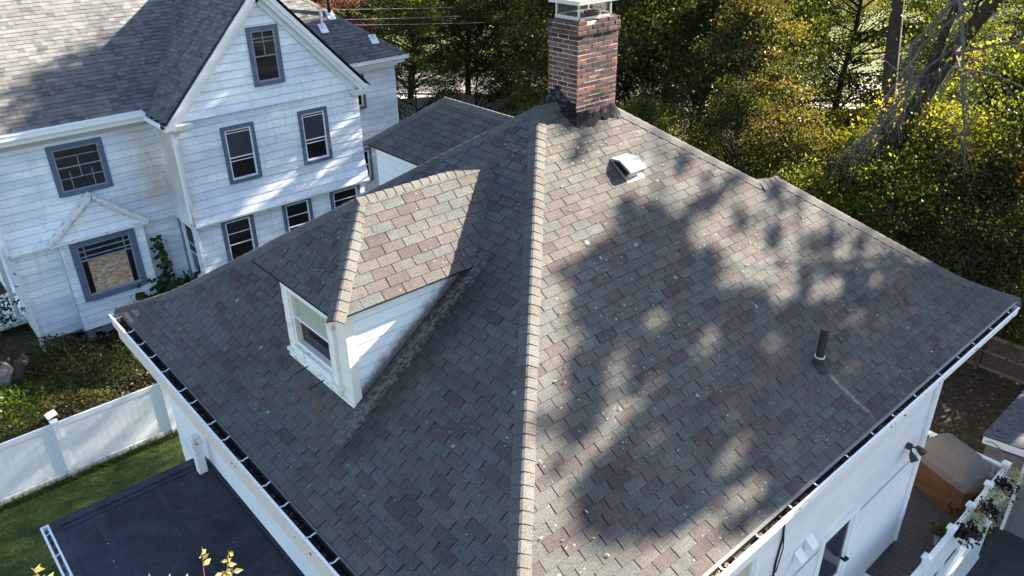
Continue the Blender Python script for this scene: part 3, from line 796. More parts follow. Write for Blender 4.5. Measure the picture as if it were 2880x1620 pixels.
# ---------------------------------------------------------------- porch roof with rubber membrane
pr = MB(); PZ = 3.86
pr.box(0.50, 4.9, PZ - 0.22, 2.94, 11.60, PZ - 0.02)
po = pr.build("porch_roof", M['trimwhite'], house)
mbm = MB()
mbm.box(0.47, 4.88, PZ - 0.016, 2.93, 11.64, PZ); mbm.box(0.47, 4.88, PZ - 0.002, 0.60, 11.64, PZ + 0.008); mbm.box(0.60, 11.46, PZ - 0.002, 2.93, 11.645, PZ + 0.012)
sm_ = MB()
for xx in (1.02, 1.95): sm_.box(xx, 4.9, PZ - 0.001, xx + 0.11, 11.45, PZ + 0.006)
sm_.box(0.61, 11.34, PZ - 0.001, 2.9, 11.37, PZ + 0.010)
sm_.build('seam_tape', M['seam'], po)
mbm.box(2.90, 4.9, PZ, 2.945, 11.4, PZ + 0.05)
mbm.build("membrane", M['epdm'], po)
gm = MB()
gm.box(0.36, 4.9, PZ - 0.13, 0.368, 11.63, PZ - 0.02); gm.box(0.348, 4.9, PZ - 0.022, 0.38, 11.64, PZ - 0.006); gm.box(0.44, 4.9, PZ - 0.13, 0.475, 11.63, PZ + 0.008)
gm.box(0.36, 4.9, PZ - 0.132, 0.46, 11.63, PZ - 0.122); gm.box(0.35, 11.62, PZ - 0.13, 0.47, 11.64, PZ - 0.004)
pg = gm.build("porch_gutter", M['whitegutter'], po)
rg = random.Random(5); lm = MB()
for i in range(420):
    a = rg.uniform(0, 6.28); c = (rg.uniform(0.375, 0.435), rg.uniform(4.95, 11.58), PZ - 0.09 + rg.random() * 0.025); sz = rg.uniform(0.010, 0.028)
    lm.obox(c, Vector((math.cos(a), math.sin(a), rg.uniform(-.3, .3))) * sz, Vector((-math.sin(a), math.cos(a), 0)) * sz * 0.7, (0, 0, sz * 0.4), rg.random())
tag(lm.build("leaf_litter", M['litter'], po), kind='stuff')
for i in range(12):
    sb = MB(); y = 11.4 - i * 0.55; sb.beam((0.36, y - 0.02, PZ - 0.008), (0.46, y + 0.03, PZ + 0.004), 0.022, 0.006); sb.build("gutter_strap", M['galv'], po)
nw = MB()
NX, NY = 2.76, 11.22
for hw, z0, z1 in ((0.072, 0.0, 0.62), (0.105, 0.58, 0.63), (0.09, 0.63, 0.70), (0.055, 0.70, 0.745)): nw.box(NX - hw, NY - hw, PZ + z0, NX + hw, NY + hw, PZ + z1)
nw.build("newel_post", M['peel'], po, bevel=0.008)
# ---------------------------------------------------------------- dormer
XF = 3.75
dw = MB()
DS, DF = Wall('y', 7.34), Wall('x', XF)
def roofz(x): return EZ + interp(PROF, x - X0)
def cheek_x(z):  # where the cheek meets the main roof at height z
    lo, hi = 3.0, 7.0
    for _ in range(40):
        m = (lo + hi) / 2
        if roofz(m) < z: lo = m
        else: hi = m
    return lo + 0.05
DS.siding(dw, XF, 6.2, 6.84, 8.185, 0.175, (), lap=0.009, seed=61, joint=1.0, uL=lambda z: XF, uR=lambda z: max(XF + 0.02, cheek_x(z)))
dw.box(4.0, 7.36, 6.9, 5.6, 9.00, 8.16)
dorm = dw.build("dormer", None or M['wallwhite'], house)
dc = MB(); DFh = [(7.60, 8.86, 7.02, 8.10)]
DF.siding(dc, 7.34, 9.02, 6.80, 8.185, 0.30, DFh, lap=0.008, seed=62)
dc.box(XF - 0.012, 7.325, 6.80, XF + 0.10, 7.345, 8.185)
dc.build("dormer_front", M['cream'], dorm)
# stains running down the cheek toward the flashing
def cheek_stain():
    t = NT("algae_stained_cheek"); c = t.coord()
    sep = t.n("SeparateXYZ"); t.l(c, sep.inputs[0])
    h = t.math('SUBTRACT', sep.outputs[2], t.math('ADD', t.math('MULTIPLY', t.math('SUBTRACT', sep.outputs[0], 2.6), 0.725), 6.003))
    n = t.math('ADD', t.math('MULTIPLY', t.noise(c, 5.0, 6.0, 0.75, (2.2, 2.2, 0.5)), 0.6), t.math('MULTIPLY', t.noise(c, 3.0, 3.0), 0.4))
    k = t.math('SUBTRACT', t.math('MULTIPLY', n, 0.62), t.math('MULTIPLY', h, 1.15))
    f = t.ramp(k, [(-0.0, 0.0), (0.24, 1.0)])
    base = t.mix(t.noise(c, 3.0), (0.68, 0.72, 0.73), (0.76, 0.79, 0.80))
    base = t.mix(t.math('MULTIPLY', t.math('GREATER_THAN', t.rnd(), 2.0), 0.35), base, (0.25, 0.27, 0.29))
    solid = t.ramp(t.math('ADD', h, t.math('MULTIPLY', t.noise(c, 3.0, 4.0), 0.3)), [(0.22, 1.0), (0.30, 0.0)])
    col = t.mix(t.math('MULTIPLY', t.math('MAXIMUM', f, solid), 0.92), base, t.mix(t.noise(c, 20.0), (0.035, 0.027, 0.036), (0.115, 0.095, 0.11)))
    t.principled(col, 0.6, 0.0, 0.3)
    return t.mat
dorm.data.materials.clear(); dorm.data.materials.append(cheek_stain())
win = DF.window(dorm, 7.60, 8.86, 7.02, 8.10, 0.13, 'peel', 'cream', (0.52,), off=0.02, depth=0.07, sashw=0.05, upper='curtain', sill=0.03)
sl = MB(); sl.box(XF - 0.10, 7.54, 6.985, XF + 0.02, 8.92, 7.025); sl.box(XF - 0.05, 7.60, 6.86, XF - 0.004, 8.86, 6.985); sl.build("window_sill", M['peel'], dorm)
for yy in (8.40, 7.97):
    hk = MB(); hk.tube([(XF - 0.03, yy, 7.06), (XF - 0.075, yy, 7.085), (XF - 0.075, yy, 6.94), (XF - 0.33, yy - 0.10, 6.97)], 0.0095, 6); hk.build("flower_box_bracket", M['black'], dorm)
fs = MB(); fs.box(XF - 0.035, 7.32, 6.80, XF - 0.006, 9.02, 6.86); fs.build("front_flashing", M['peel'], dorm)
DP = [(0, 0), (1.06, 0.93)]; DSP = [(0, 0), (0.97, 0.93)]; DSN = [(0, 0), (1.33, 0.93)]
dr = MB(); du = MB(); DE = 8.19
shingles(dr, (3.58, 0, DE), (0, 1, 0), (1, 0, 0), DP, lambda d: 7.225 + d * 0.94, lambda d: 9.55 - d * 1.255, 1.06, course=0.138, seed=63, under=du)
shingles(dr, (0, 7.225, DE), (1, 0, 0), (0, 1, 0), DSP, lambda d: 3.58 + d * 1.093, lambda d: 5.66 + d * 1.33, 0.97, course=0.138, seed=64, under=du)
shingles(dr, (0, 9.55, DE), (1, 0, 0), (0, -1, 0), DSN, lambda d: 3.58 + d * 0.797, lambda d: 5.66 + d * 0.97, 1.33, course=0.138, seed=65, under=du)
drf = dr.build("dormer_roof", [M['shingle'], M['under']], dorm)
du.box(3.595, 7.24, DE - 0.03, 5.6, 9.535, DE - 0.008)
du.build("dormer_sheathing", M['under'], dorm)
dcap = MB()
def seg(a, b, n=10): return [tuple(Vector(a) + (Vector(b) - Vector(a)) * i / n) for i in range(n + 1)]
h1 = (1.06, 0.97, 0.93)
nDF, nDS, nDN = (-0.66, 0, 0.752), (0, -0.692, 0.722), (0, 0.573, 0.819)
caps(dcap, seg((3.56, 7.207, DE + 0.004), (4.65, 8.22, DE + 0.934)), across(h1, nDF), across(h1, nDS), 0.125, seed=66)
h2 = (1.06, -1.33, 0.93)
caps(dcap, seg((3.56, 9.57, DE + 0.004), (4.65, 8.22, DE + 0.934)), across(h2, nDF), across(h2, nDN), 0.125, seed=67)
caps(dcap, seg((4.58, 8.22, DE + 0.936), (6.95, 8.22, DE + 0.936)), (0, -0.78, -0.62), (0, 0.78, -0.62), 0.13, seed=68)
dcap.build("ridge_cap", M['cap'], dorm)
de2 = MB(); de2.beam((3.575, 7.215, DE - 0.008), (3.575, 9.56, DE - 0.008), 0.014, 0.012); de2.beam((3.575, 7.22, DE - 0.008), (5.70, 7.22, DE - 0.008), 0.014, 0.012); de2.build("drip_edge", M['black'], dorm)
# ---------------------------------------------------------------- chimney
CX0, CX1, CY0, CY1, CT = 8.14, 8.99, 7.86, 8.46, 10.90
bk = MB(); rg = random.Random(77)
ch = 0.0667
bk.box(CX0 + 0.006, CY0 + 0.006, 8.9, CX1 - 0.006, CY1 - 0.006, CT - 0.03, 0.5, 1)
k = 0; z = 9.10
while z < CT - 0.02:
    o = 0.0 if z < CT - 0.23 else (0.022 if z < CT - 0.09 else 0.006)
    top = z > CT - 0.16
    off = (k % 2) * 0.105
    def course(a0, a1, f):
        u = a0 - 0.02 - off
        while u < a1:
            b0, b1 = max(a0, u), min(a1, u + 0.200)
            if b1 - b0 > 0.03 and not (top and rg.random() < 0.06):
                j = rg.uniform(-0.004, 0.005) + (rg.uniform(-0.010, 0.006) if top else 0)
                f(b0 + rg.uniform(0, .004), b1 - rg.uniform(0, .004), j, rg.random())
            u += 0.2125
    z0, z1 = z + rg.uniform(0, .002), z + 0.0565 + rg.uniform(-.003, .002)
    course(CX0 - o, CX1 + o, lambda a, b, j, r: bk.box(a, CY0 - o - j, z0, b, CY0 + 0.09, z1, r))
    course(CX0 - o, CX1 + o, lambda a, b, j, r: bk.box(a, CY1 - 0.09, z0, b, CY1 + o + j, z1, r))
    off = 0.105 - off
    course(CY0 - o + 0.001, CY1 + o - 0.001, lambda a, b, j, r: bk.box(CX0 - o - j - 0.0005, a, z0, CX0 + 0.09, b, z1, r))
    course(CY0 - o + 0.001, CY1 + o - 0.001, lambda a, b, j, r: bk.box(CX1 - 0.09, a, z0, CX1 + o + j + 0.0005, b, z1, r))
    z += ch; k += 1
chim = bk.build("chimney", [M['brick'], M['mortar']], house, bevel=0.005)
tf = MB()
def rz_r(x, y): return EZ + interp(PROF, min(x - X0, y - Y0, Y1 - y))
# tarred flashing skirt: irregular collar round the base
N = 64; ringo, ringi, ringt = [], [], []
per = [(CX0, CY0), (CX1, CY0), (CX1, CY1), (CX0, CY1)]
for i in range(N):
    t = i / N * 4; e = int(t); f = t - e
    a, b = Vector(per[e]), Vector(per[(e + 1) % 4]); p = a + (b - a) * f
    nrm = Vector(((b - a).y, -(b - a).x)).normalized()
    cdir = (p - Vector(((CX0 + CX1) / 2, (CY0 + CY1) / 2))).normalized()
    dirv = (nrm * 0.7 + cdir * 0.5).normalized()
    ex = 0.085 + 0.03 * math.sin(i * 0.45) + 0.02 * math.sin(i * 1.3) + rg.uniform(-0.015, 0.015)
    q = p + dirv * ex
    zt = rz_r(p.x, p.y) + 0.13 + 0.035 * math.sin(i * 0.5 + 1) + 0.02 * math.sin(i * 1.9) + rg.uniform(-0.015, 0.015)
    if e in (3,): zt += 0.10
    ringo.append((q.x, q.y, rz_r(q.x, q.y) + 0.018)); pm = p + dirv * 0.05
    ringi.append((pm.x, pm.y, rz_r(pm.x, pm.y) + 0.06)); pt2 = p + nrm * 0.018
    ringt.append((pt2.x, pt2.y, zt))
for i in range(N):
    j = (i + 1) % N
    tf.poly([ringo[i], ringo[j], ringi[j], ringi[i]], rg.random()); tf.poly([ringi[i], ringi[j], ringt[j], ringt[i]], rg.random())
    p, q = Vector(ringt[i]), Vector(ringt[j])
    tf.poly([ringt[i], ringt[j], (per[0][0] * 0 + (q.x * .97 + .03 * 8.56), q.y * .97 + .03 * 8.16, q.z - .01), (p.x * .97 + .03 * 8.56, p.y * .97 + .03 * 8.16, p.z - .01)], 0.5)
tf.build("tar_flashing", M['tar'], chim)
fr = MB(); fr.box(8.22, 7.93, CT - 0.012, 8.90, 7.955, CT + 0.02); fr.box(8.22, 8.375, CT - 0.012, 8.90, 8.40, CT + 0.035); fr.box(8.215, 7.93, CT - 0.012, 8.24, 8.40, CT + 0.035); fr.box(8.88, 7.93, CT - 0.012, 8.905, 8.40, CT + 0.035)
fr.build("cap_base", M['steel'], chim)
crn = MB(); crn.box(8.16, 7.88, CT - 0.03, 8.96, 8.44, CT - 0.015); crn.build("mortar_crown", M['tar'], chim)
for cx in (8.38, 8.74):
    ft = MB()
    for i in range(16):
        a, b = 2 * math.pi * i / 16, 2 * math.pi * (i + 1) / 16
        for r0, r1, z0, z1 in ((0.13, 0.13, CT - 0.02, CT + 0.05), (0.105, 0.105, CT + 0.05, CT - 0.02)):
            ft.poly([(cx + r0 * math.cos(a), 8.16 + r0 * math.sin(a), z0), (cx + r0 * math.cos(b), 8.16 + r0 * math.sin(b), z0), (cx + r1 * math.cos(b), 8.16 + r1 * math.sin(b), z1), (cx + r1 * math.cos(a), 8.16 + r1 * math.sin(a), z1)])
        ft.poly([(cx + .13 * math.cos(a), 8.16 + .13 * math.sin(a), CT + .05), (cx + .13 * math.cos(b), 8.16 + .13 * math.sin(b), CT + .05), (cx + .105 * math.cos(b), 8.16 + .105 * math.sin(b), CT + .05), (cx + .105 * math.cos(a), 8.16 + .105 * math.sin(a), CT + .05)])
    ft.build("flue_tile", M['flue'], chim)
LZ = CT + 0.20
for lx in (8.235, 8.885):
    for ly in (7.945, 8.385):
        lg = MB(); lg.box(lx - 0.013, ly - 0.013, CT + 0.03, lx + 0.013, ly + 0.013, LZ + 0.01); lg.build("cap_leg", M['steel'], chim)
sc = MB()
def mesh_face(a, b, axis, c):
    n = int((b - a) / 0.034)
    H = LZ - (CT + 0.035); rows = 6
    for i in range(n + 1):
        for r in range(rows):
            u0 = a + (b - a) * i / n; z0 = CT + 0.035 + H * r / rows; z1 = CT + 0.035 + H * (r + 1) / rows
            for s in (-1, 1):
                u1 = u0 + s * 0.5 * (b - a) / n
                if u1 < a - 1e-6 or u1 > b + 1e-6: continue
                w0, w1 = (u0, u1) if r % 2 == 0 else (u1, u0)
                p, q = ((w0, c, z0), (w1, c, z1)) if axis == 'y' else ((c, w0, z0), (c, w1, z1))
                sc.beam(p, q, 0.0018, 0.0020)
mesh_face(8.235, 8.885, 'y', 7.945); mesh_face(8.235, 8.885, 'y', 8.385); mesh_face(7.945, 8.385, 'x', 8.235); mesh_face(7.945, 8.385, 'x', 8.885)
sc.build("cap_screen", simple("grey_expanded_metal", (0.20, 0.20, 0.205), 0.5, 0.4), chim)
ld = MB(); a0, a1, b0, b1 = 8.15, 8.97, 7.86, 8.47
ld.box(a0, b0, LZ, a1, b0 + 0.006, LZ + 0.055); ld.box(a0, b1 - 0.006, LZ, a1, b1, LZ + 0.055); ld.box(a0, b0 + 0.006, LZ, a0 + 0.006, b1 - 0.006, LZ + 0.055); ld.box(a1 - 0.006, b0 + 0.006, LZ, a1, b1 - 0.006, LZ + 0.055)
ct = (8.55, 8.155, LZ + 0.085)
cs = [(a0, b0, LZ + 0.056), (a1, b0, LZ + 0.056), (a1, b1, LZ + 0.056), (a0, b1, LZ + 0.056)]
for i in range(4): ld.poly([cs[i], cs[(i + 1) % 4], ct])
ld.poly([(a0, b0, LZ + 0.05), (a0, b1, LZ + 0.05), (a1, b1, LZ + 0.05), (a1, b0, LZ + 0.05)])
ld.build("cap_lid", M['steel'], chim)
# ---------------------------------------------------------------- roof vent hood and pipe
def onR(x, y, h=0.0):
    return Vector((x, y, EZ + interp(PROF, y - Y0))) + Vector((0, -0.587, 0.81)) * h
rv = MB()
rv.poly([onR(8.24, 6.90, 0.012), onR(8.61, 6.90, 0.012), onR(8.61, 7.26, 0.012), onR(8.24, 7.26, 0.012)], 0.5)
rv.poly([onR(8.24, 6.90, 0.0), onR(8.61, 6.90, 0.0), onR(8.61, 6.90, 0.012), onR(8.24, 6.90, 0.012)], 0.5)
vent = rv.build("roof_vent", M['tin'], house)
hd = MB()
xa, xb = 8.26, 8.60
back = [onR(xa, 7.27, 0.02), onR(xb, 7.27, 0.02)]
mid = [onR(xa, 7.16, 0.135), onR(xb, 7.16, 0.135)]
fr_ = [onR(xa, 6.985, 0.165), onR(xb, 6.985, 0.165)]
fr2 = [onR(xa, 6.955, 0.15), onR(xb, 6.955, 0.15)]
lip = [onR(xa, 6.945, 0.055), onR(xb, 6.945, 0.055)]
for A, B in ((back, mid), (mid, fr_), (fr_, fr2), (fr2, lip)): hd.poly([A[0], A[1], B[1], B[0]])
for s in (0, 1): hd.poly([back[s], mid[s], fr_[s], fr2[s], lip[s], onR((xa, xb)[s], 7.24, 0.03)])
hd.build("vent_hood", M['tin'], vent)
lv = MB()
lv.poly([onR(xa - 0.004, 6.97, 0.035), onR(xa - 0.004, 7.22, 0.035), onR(xa - 0.004, 7.15, 0.11), onR(xa - 0.004, 6.97, 0.125)])
for i in range(9):
    y = 6.99 + i * 0.026; lv.obox(onR(xa - 0.01, y, 0.085 - 0.003 * i), (0.006, 0, 0), Vector((0, -0.587, 0.81)) * 0.03, Vector((0, 0.81, 0.587)) * 0.005)
lv.build("vent_louvre", M['black'], vent)
pp = MB(); px, py = 9.08, 4.02
pz = EZ + interp(PROF, py - Y0)
pp.tube([(px, py, pz - 0.05), (px, py, pz + 0.58)], 0.056, 18, cap=False)
pp.tube([(px, py, pz + 0.58), (px, py, pz + 0.3)], 0.046, 18, cap=True)
for i in range(18):
    a, b = 2 * math.pi * i / 18, 2 * math.pi * (i + 1) / 18
    pp.poly([(px + .056 * math.cos(a), py + .056 * math.sin(a), pz + .58), (px + .056 * math.cos(b), py + .056 * math.sin(b), pz + .58), (px + .046 * math.cos(b), py + .046 * math.sin(b), pz + .58), (px + .046 * math.cos(a), py + .046 * math.sin(a), pz + .58)])
pipe = pp.build("vent_pipe", M['pvcblack'], house, smooth=False)
bt = MB(); bt.tube([(px, py - 0.02, pz - 0.07), (px, py, pz + 0.04), (px, py, pz + 0.13)], [0.135, 0.085, 0.072], 14); bt.build("pipe_boot", M['lead'], pipe)
rgk = MB(); rgk.tube([(px, py, pz + 0.125), (px, py, pz + 0.15)], 0.071, 14); rgk.build("pipe_collar", M['galv'], pipe)

# ================================================================== CLAPBOARD HOUSE
nb = thing("clapboard_house", (9.0, 27.0, 0), "large weathered white clapboard house with slate blue window trim and dark gables, upper left", "house")
GXL, GXR, GPX, GPZ = 7.05, 13.65, 10.35, 10.12
NL, NG, NGl = Wall('y', 24.75), Wall('y', 23.2), Wall('y', 23.36)
w = MB()
ga = lambda z: max(0.0, 0.16 * (1 - (z - 3.27) / 0.75)) if z < 4.02 else 0.0
def gsl(z): return max(0.0, 0.10 * (1 - (z - 6.5) / 0.6)) if z < 7.1 else 0.0
h2L = (4.15, 5.65, 4.59, 6.11)
NL.siding(w, 2.55, 7.25, 0.36, 3.27, 0.235, [(3.7, 6.1, 0.0, 3.4)], seed=101)
NL.siding(w, 2.50, 7.25, 3.27, 6.30, 0.235, [h2L], flare=ga, seed=102)
bayh = (3.96, 5.82, 1.32, 3.29)
NB = Wall('y', 24.45)
NB.siding(w, 3.70, 6.10, 0.40, 3.40, 0.235, [bayh], seed=103)
Wall('x', 3.70).siding(w, 24.45, 24.76, 0.40, 3.40, 0.235, seed=104)
wins_mid = [(8.58, 9.66, 4.29, 6.09), (11.16, 12.21, 4.31, 6.10)]
NG.siding(w, 7.23, 13.45, 3.27, 6.50, 0.245, wins_mid, flare=ga, seed=105)
wins_low = [(8.10, 9.18, 1.38, 3.16), (10.20, 11.28, 1.38, 3.17), (12.0, 13.2, 1.70, 3.16)]
NGl.siding(w, 7.34, 13.40, 0.36, 3.22, 0.24, wins_low, seed=106)
wg = (9.90, 10.91, 7.10, 8.84)
NG.siding(w, GXL, GXR, 6.50, 9.85, 0.245, [wg], flare=gsl, uL=lambda z: GXL + 0.05 + (z - 6.5) / 1.05, uR=lambda z: GXR - 0.05 - (z - 6.5) / 1.05, seed=107)
Wall('x', 7.23).siding(w, 23.2, 24.76, 3.27, 6.35, 0.12, flare=lambda z: ga(z) * 0.6, lap=0.012, seed=108)
Wall('x', 7.34).siding(w, 23.36, 24.76, 0.36, 3.27, 0.12, [(23.58, 24.58, 1.22, 3.12)], lap=0.012, seed=109)
Wall('x', 2.55).siding(w, 24.75, 31.5, 0.36, 6.30, 0.235, flare=lambda z: ga(z) if z >= 3.27 else 0, seed=110)
NK = Wall('y', 26.15)
hk = [(14.55, 15.47, 4.86, 6.16), (14.55, 15.47, 1.95, 3.34)]
NK.siding(w, 13.4, 16.9, 0.36, 6.45, 0.25, hk, seed=111)
w.box(2.62, 24.84, 0.3, 13.3, 31.4, 6.3); w.box(7.42, 23.46, 0.3, 13.38, 25.5, 6.4); w.box(13.2, 26.24, 0.3, 16.85, 31, 6.4); w.box(3.78, 24.54, 0.4, 6.05, 25, 3.3)
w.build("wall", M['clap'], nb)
fd = MB(); rg = random.Random(9)
fd.box(2.58, 24.80, -0.2, 7.4, 31.4, 0.36); fd.box(3.74, 24.50, -0.2, 6.06, 24.9, 0.40); fd.box(7.40, 23.42, -0.2, 13.36, 26, 0.36); fd.box(13.3, 26.2, -0.2, 16.86, 31, 0.36)
for i in range(60):
    x = rg.uniform(2.6, 7.2); y = 24.5 if 3.75 < x < 6.0 else 24.8; s = rg.uniform(0.06, 0.15)
    fd.obox((x, y, rg.uniform(0, 0.3)), (s * 1.4, 0, rg.uniform(-.03, .03)), (0, 0.05, 0), (rg.uniform(-.02, .02), 0, s * 0.8), rg.random())
fd.build("foundation", M['stone'], nb, bevel=0.015)
# trim
def part_box(name, m, host, *boxes):
    mb = MB()
    for q in boxes: mb.box(*q)
    return mb.build(name, m, host)
TW = M['trimwhite']
part_box("fascia", TW, nb, (2.2, 24.33, 6.42, 6.93, 24.75, 6.66), (2.2, 24.63, 6.34, 7.0, 24.76, 6.425))
part_box("fascia", TW, nb, (6.93, 22.86, 6.36, 7.24, 24.4, 6.52))
for s_, (xe, d) in ((0, (GXL, 1)), (1, (GXR, -1))):
    tr = MB()
    a = Vector((xe - d * 0.05, 22.93, 6.50))
    for k, (wd, yy, sh) in enumerate(((0.13, 22.90, 0.06), (0.17, 22.97, 0.20), (0.20, 23.13, 0.38))):
        p = a + Vector((d * sh, yy - 22.93, 0)); q = Vector((GPX, yy, GPZ - 0.09 - sh * 1.05))
        tr.obox((p + q) / 2, (q - p) / 2, Vector((0, 0.035, 0)), (q - p).normalized().cross(Vector((0, 1, 0))) * wd * 0.5)
    tr.poly([(xe - d * .02, 22.9, 6.53), (GPX, 22.9, GPZ - 0.03), (GPX, 23.25, GPZ - 0.03), (xe - d * .02, 23.25, 6.53)])
    tr.build("barge_board", TW, nb)
for x0, x1 in ((6.92, 7.72), (13.15, 13.78)):
    part_box("cornice_return", M['peel'], nb, (x0, 22.90, 6.33, x1, 23.18, 6.435), (x0 - 0.03, 22.87, 6.43, x1 + 0.03, 23.18, 6.47), (x0 + 0.08, 23.0, 6.26, x1 - 0.1, 23.18, 6.335))
part_box("belt_trim", TW, nb, (7.2, 23.06, 3.20, 13.5, 23.3, 3.27))
part_box("belt_trim", TW, nb, (2.5, 24.61, 3.20, 3.7, 24.77, 3.27))
part_box("belt_trim", TW, nb, (6.1, 24.61, 3.20, 7.25, 24.77, 3.27))
part_box("corner_board", TW, nb, (7.2, 23.17, 3.30, 7.30, 23.22, 6.3))
part_box("fascia", TW, nb, (13.3, 25.76, 6.42, 17.14, 26.18, 6.60), (13.3, 26.0, 6.3, 16.95, 26.18, 6.425))
fz = MB(); NL.box(fz, 2.5, 7.23, 6.20, 6.345, 0.0, 0.05); fz.build("frieze_board", simple("bare_grey_frieze", (0.50, 0.47, 0.44), 0.8, var=0.15), nb)
# windows
NL.window(nb, *h2L, 0.13, 'bluetrim', 'bluesash', (0.56,), vbars=((0.5, 0.32, 0.80), (0.24, 0.0, 0.46), (0.76, 0.0, 0.46)), hbars=((0.80, 0, 1), (0.30, 0, 1)), off=0.02, upper='glass', label="wide second-floor window with broken grid sash")
pw = NB.window(nb, *bayh, 0.17, 'bluetrim', 'bluesash', (0.70,), hbars=((0.88, 0, 1), (0.77, 0, 1)), vbars=((0.11, 0.70, 1.0), (0.89, 0.70, 1.0)), off=0.02, sashw=0.035, upper='glass', depth=0.09, sill=0.05, label="boarded picture window")
ob = MB(); NB.box(ob, 4.34, 5.46, 1.49, 2.60, -0.078, -0.055); ob.build("particle_board", M['osb'], pw)
ob = MB(); NB.box(ob, 4.16, 5.62, 1.49, 2.70, -0.086, -0.080); ob.build("rough_framing", M['brownwood'], pw)
for h in wins_mid:
    NG.window(nb, *h, 0.12, 'bluetrim', 'vinyl', (0.44,), hbars=((0.93, 0, 1), (0.37, 0, 1)), off=0.02, upper='screen')
NG.window(nb, *wg, 0.12, 'bluetrim', 'bluesash', (0.50,), hbars=((0.78, 0, 1), (0.85, 0, 1)), vbars=((0.5, 0.5, 1.0),), off=0.03, upper='glass', sashw=0.05, label="attic window in the gable peak")
for h in wins_low:
    NGl.window(nb, *h, 0.12, 'bluetrim', 'vinyl', (0.48,), hbars=((0.72, 0, 1),), off=0.02, upper='glass')
Wall('x', 7.34).window(nb, 23.58, 24.58, 1.22, 3.12, 0.10, 'trimwhite', 'vinyl', (0.42,), hbars=((0.60, 0, 1),), off=0.02, upper='screen')
for h in hk:
    NK.window(nb, *h, 0.12, 'bluetrim', 'vinyl', (0.5,), off=0.03, upper='glass')
# pediment over the picture window
pd = MB()
A, B, C = (3.50, 3.40), (4.88, 4.58), (6.26, 3.40)
for (ux, uz), (vx, vz) in ((A, B), (B, C)):
    for wd, o, hgt in ((0.10, 0.42, 0.0), (0.09, 0.36, 0.085), (0.08, 0.29, 0.16)):
        p, q = Vector((ux, 24.75 - o, uz - hgt)), Vector((vx, 24.75 - o, vz - hgt))
        pd.obox((p + q) / 2, (q - p) / 2, (0, 0.05, 0), (q - p).normalized().cross(Vector((0, 1, 0))) * wd * 0.45)
    pd.poly([(ux, 24.31, uz + .05), (vx, 24.31, vz + .05), (vx, 24.75, vz + .05), (ux, 24.75, uz + .05)])
pd.box(3.50, 24.30, 3.31, 6.26, 24.62, 3.38)
pe = pd.build("pediment", M['peel'], nb)
pt_ = MB(); Wall('y', 24.42).siding(pt_, 3.5, 6.26, 3.38, 4.45, 0.235, uL=lambda z: 3.62 + (z - 3.38) * 1.17, uR=lambda z: 6.14 - (z - 3.38) * 1.17, seed=112); pt_.build("pediment_face", M['clap'], pe)
# roofs
nr = MB(); nu = MB()
LP = [(0, 0), (9.0, 7.65)]; GP = [(0, 0), (3.40, 3.57)]; BP = [(0, 0), (4.2, 4.2)]
shingles(nr, (0, 24.35, 6.74), (1, 0, 0), (0, 1, 0), LP, lambda d: 2.15, lambda d: min(6.95 + (0.14 + 0.85 * d) / 1.05 + 0.03, 10.4 + max(0, d - 4.0) * 1.2), 7.8, course=0.145, arch=True, slot=0.0, seed=121, under=nu, jit=0.002)
shingles(nr, (6.95, 0, 6.60), (0, 1, 0), (1, 0, 0), GP, lambda d: 22.85, lambda d: 24.35 + (1.05 * d - 0.14) / 0.85 + 0.03, 3.40, course=0.145, arch=True, slot=0.0, seed=122, under=nu, jit=0.002)
shingles(nr, (13.75, 0, 6.60), (0, 1, 0), (-1, 0, 0), GP, lambda d: 22.85, lambda d: 29.0, 3.40, course=0.145, arch=True, slot=0.0, seed=123, under=nu, jit=0.002)
shingles(nr, (0, 25.80, 6.70), (1, 0, 0), (0, 1, 0), BP, lambda d: max(10.3, 13.65 - 0.95 * d), lambda d: 17.25 - 1.37 * d, 3.9, course=0.145, arch=True, slot=0.0, seed=124, under=nu, jit=0.002)
nr.poly([(17.25, 25.8, 6.7), (17.25, 33.6, 6.7), (11.9, 29.7, 10.6)], 0.4)
nr.poly([(2.15, 32.15, 13.37), (16.0, 32.15, 13.37), (16.0, 40.0, 6.7), (2.15, 40.0, 6.7)], 0.4)
nro = nr.build("roof", [M['archshingle'], M['under']], nb)
nu.build("underlay", M['under'], nro)
nc = MB()
hb = (-1.37, 1, 1.0)
caps(nc, seg((17.25, 25.80, 6.71), (12.0, 29.63, 10.55), 12), across(hb, (0, -0.707, 0.707)), across(hb, (0.59, 0, 0.81)), 0.15, step=0.145, seed=125)
caps(nc, seg((10.35, 22.84, 10.19), (10.35, 28.4, 10.19), 10), (-0.69, 0, -0.72), (0.69, 0, -0.72), 0.15, step=0.145, seed=126)
nc.build("hip_cap", M['archshingle'], nro)
ne = MB()
ne.obox(((6.95 + 10.35) / 2, 22.845, (6.60 + 10.17) / 2 - 0.008), (1.70, 0, 1.785), (0, 0.01, 0), (-0.007, 0, 0.007)); ne.obox(((13.75 + 10.35) / 2, 22.845, (6.60 + 10.17) / 2 - 0.012), (-1.70, 0, 1.785), (0, 0.012, 0), (0.012, 0, 0.012))
ne.build("roof_edge", M['black'], nro)
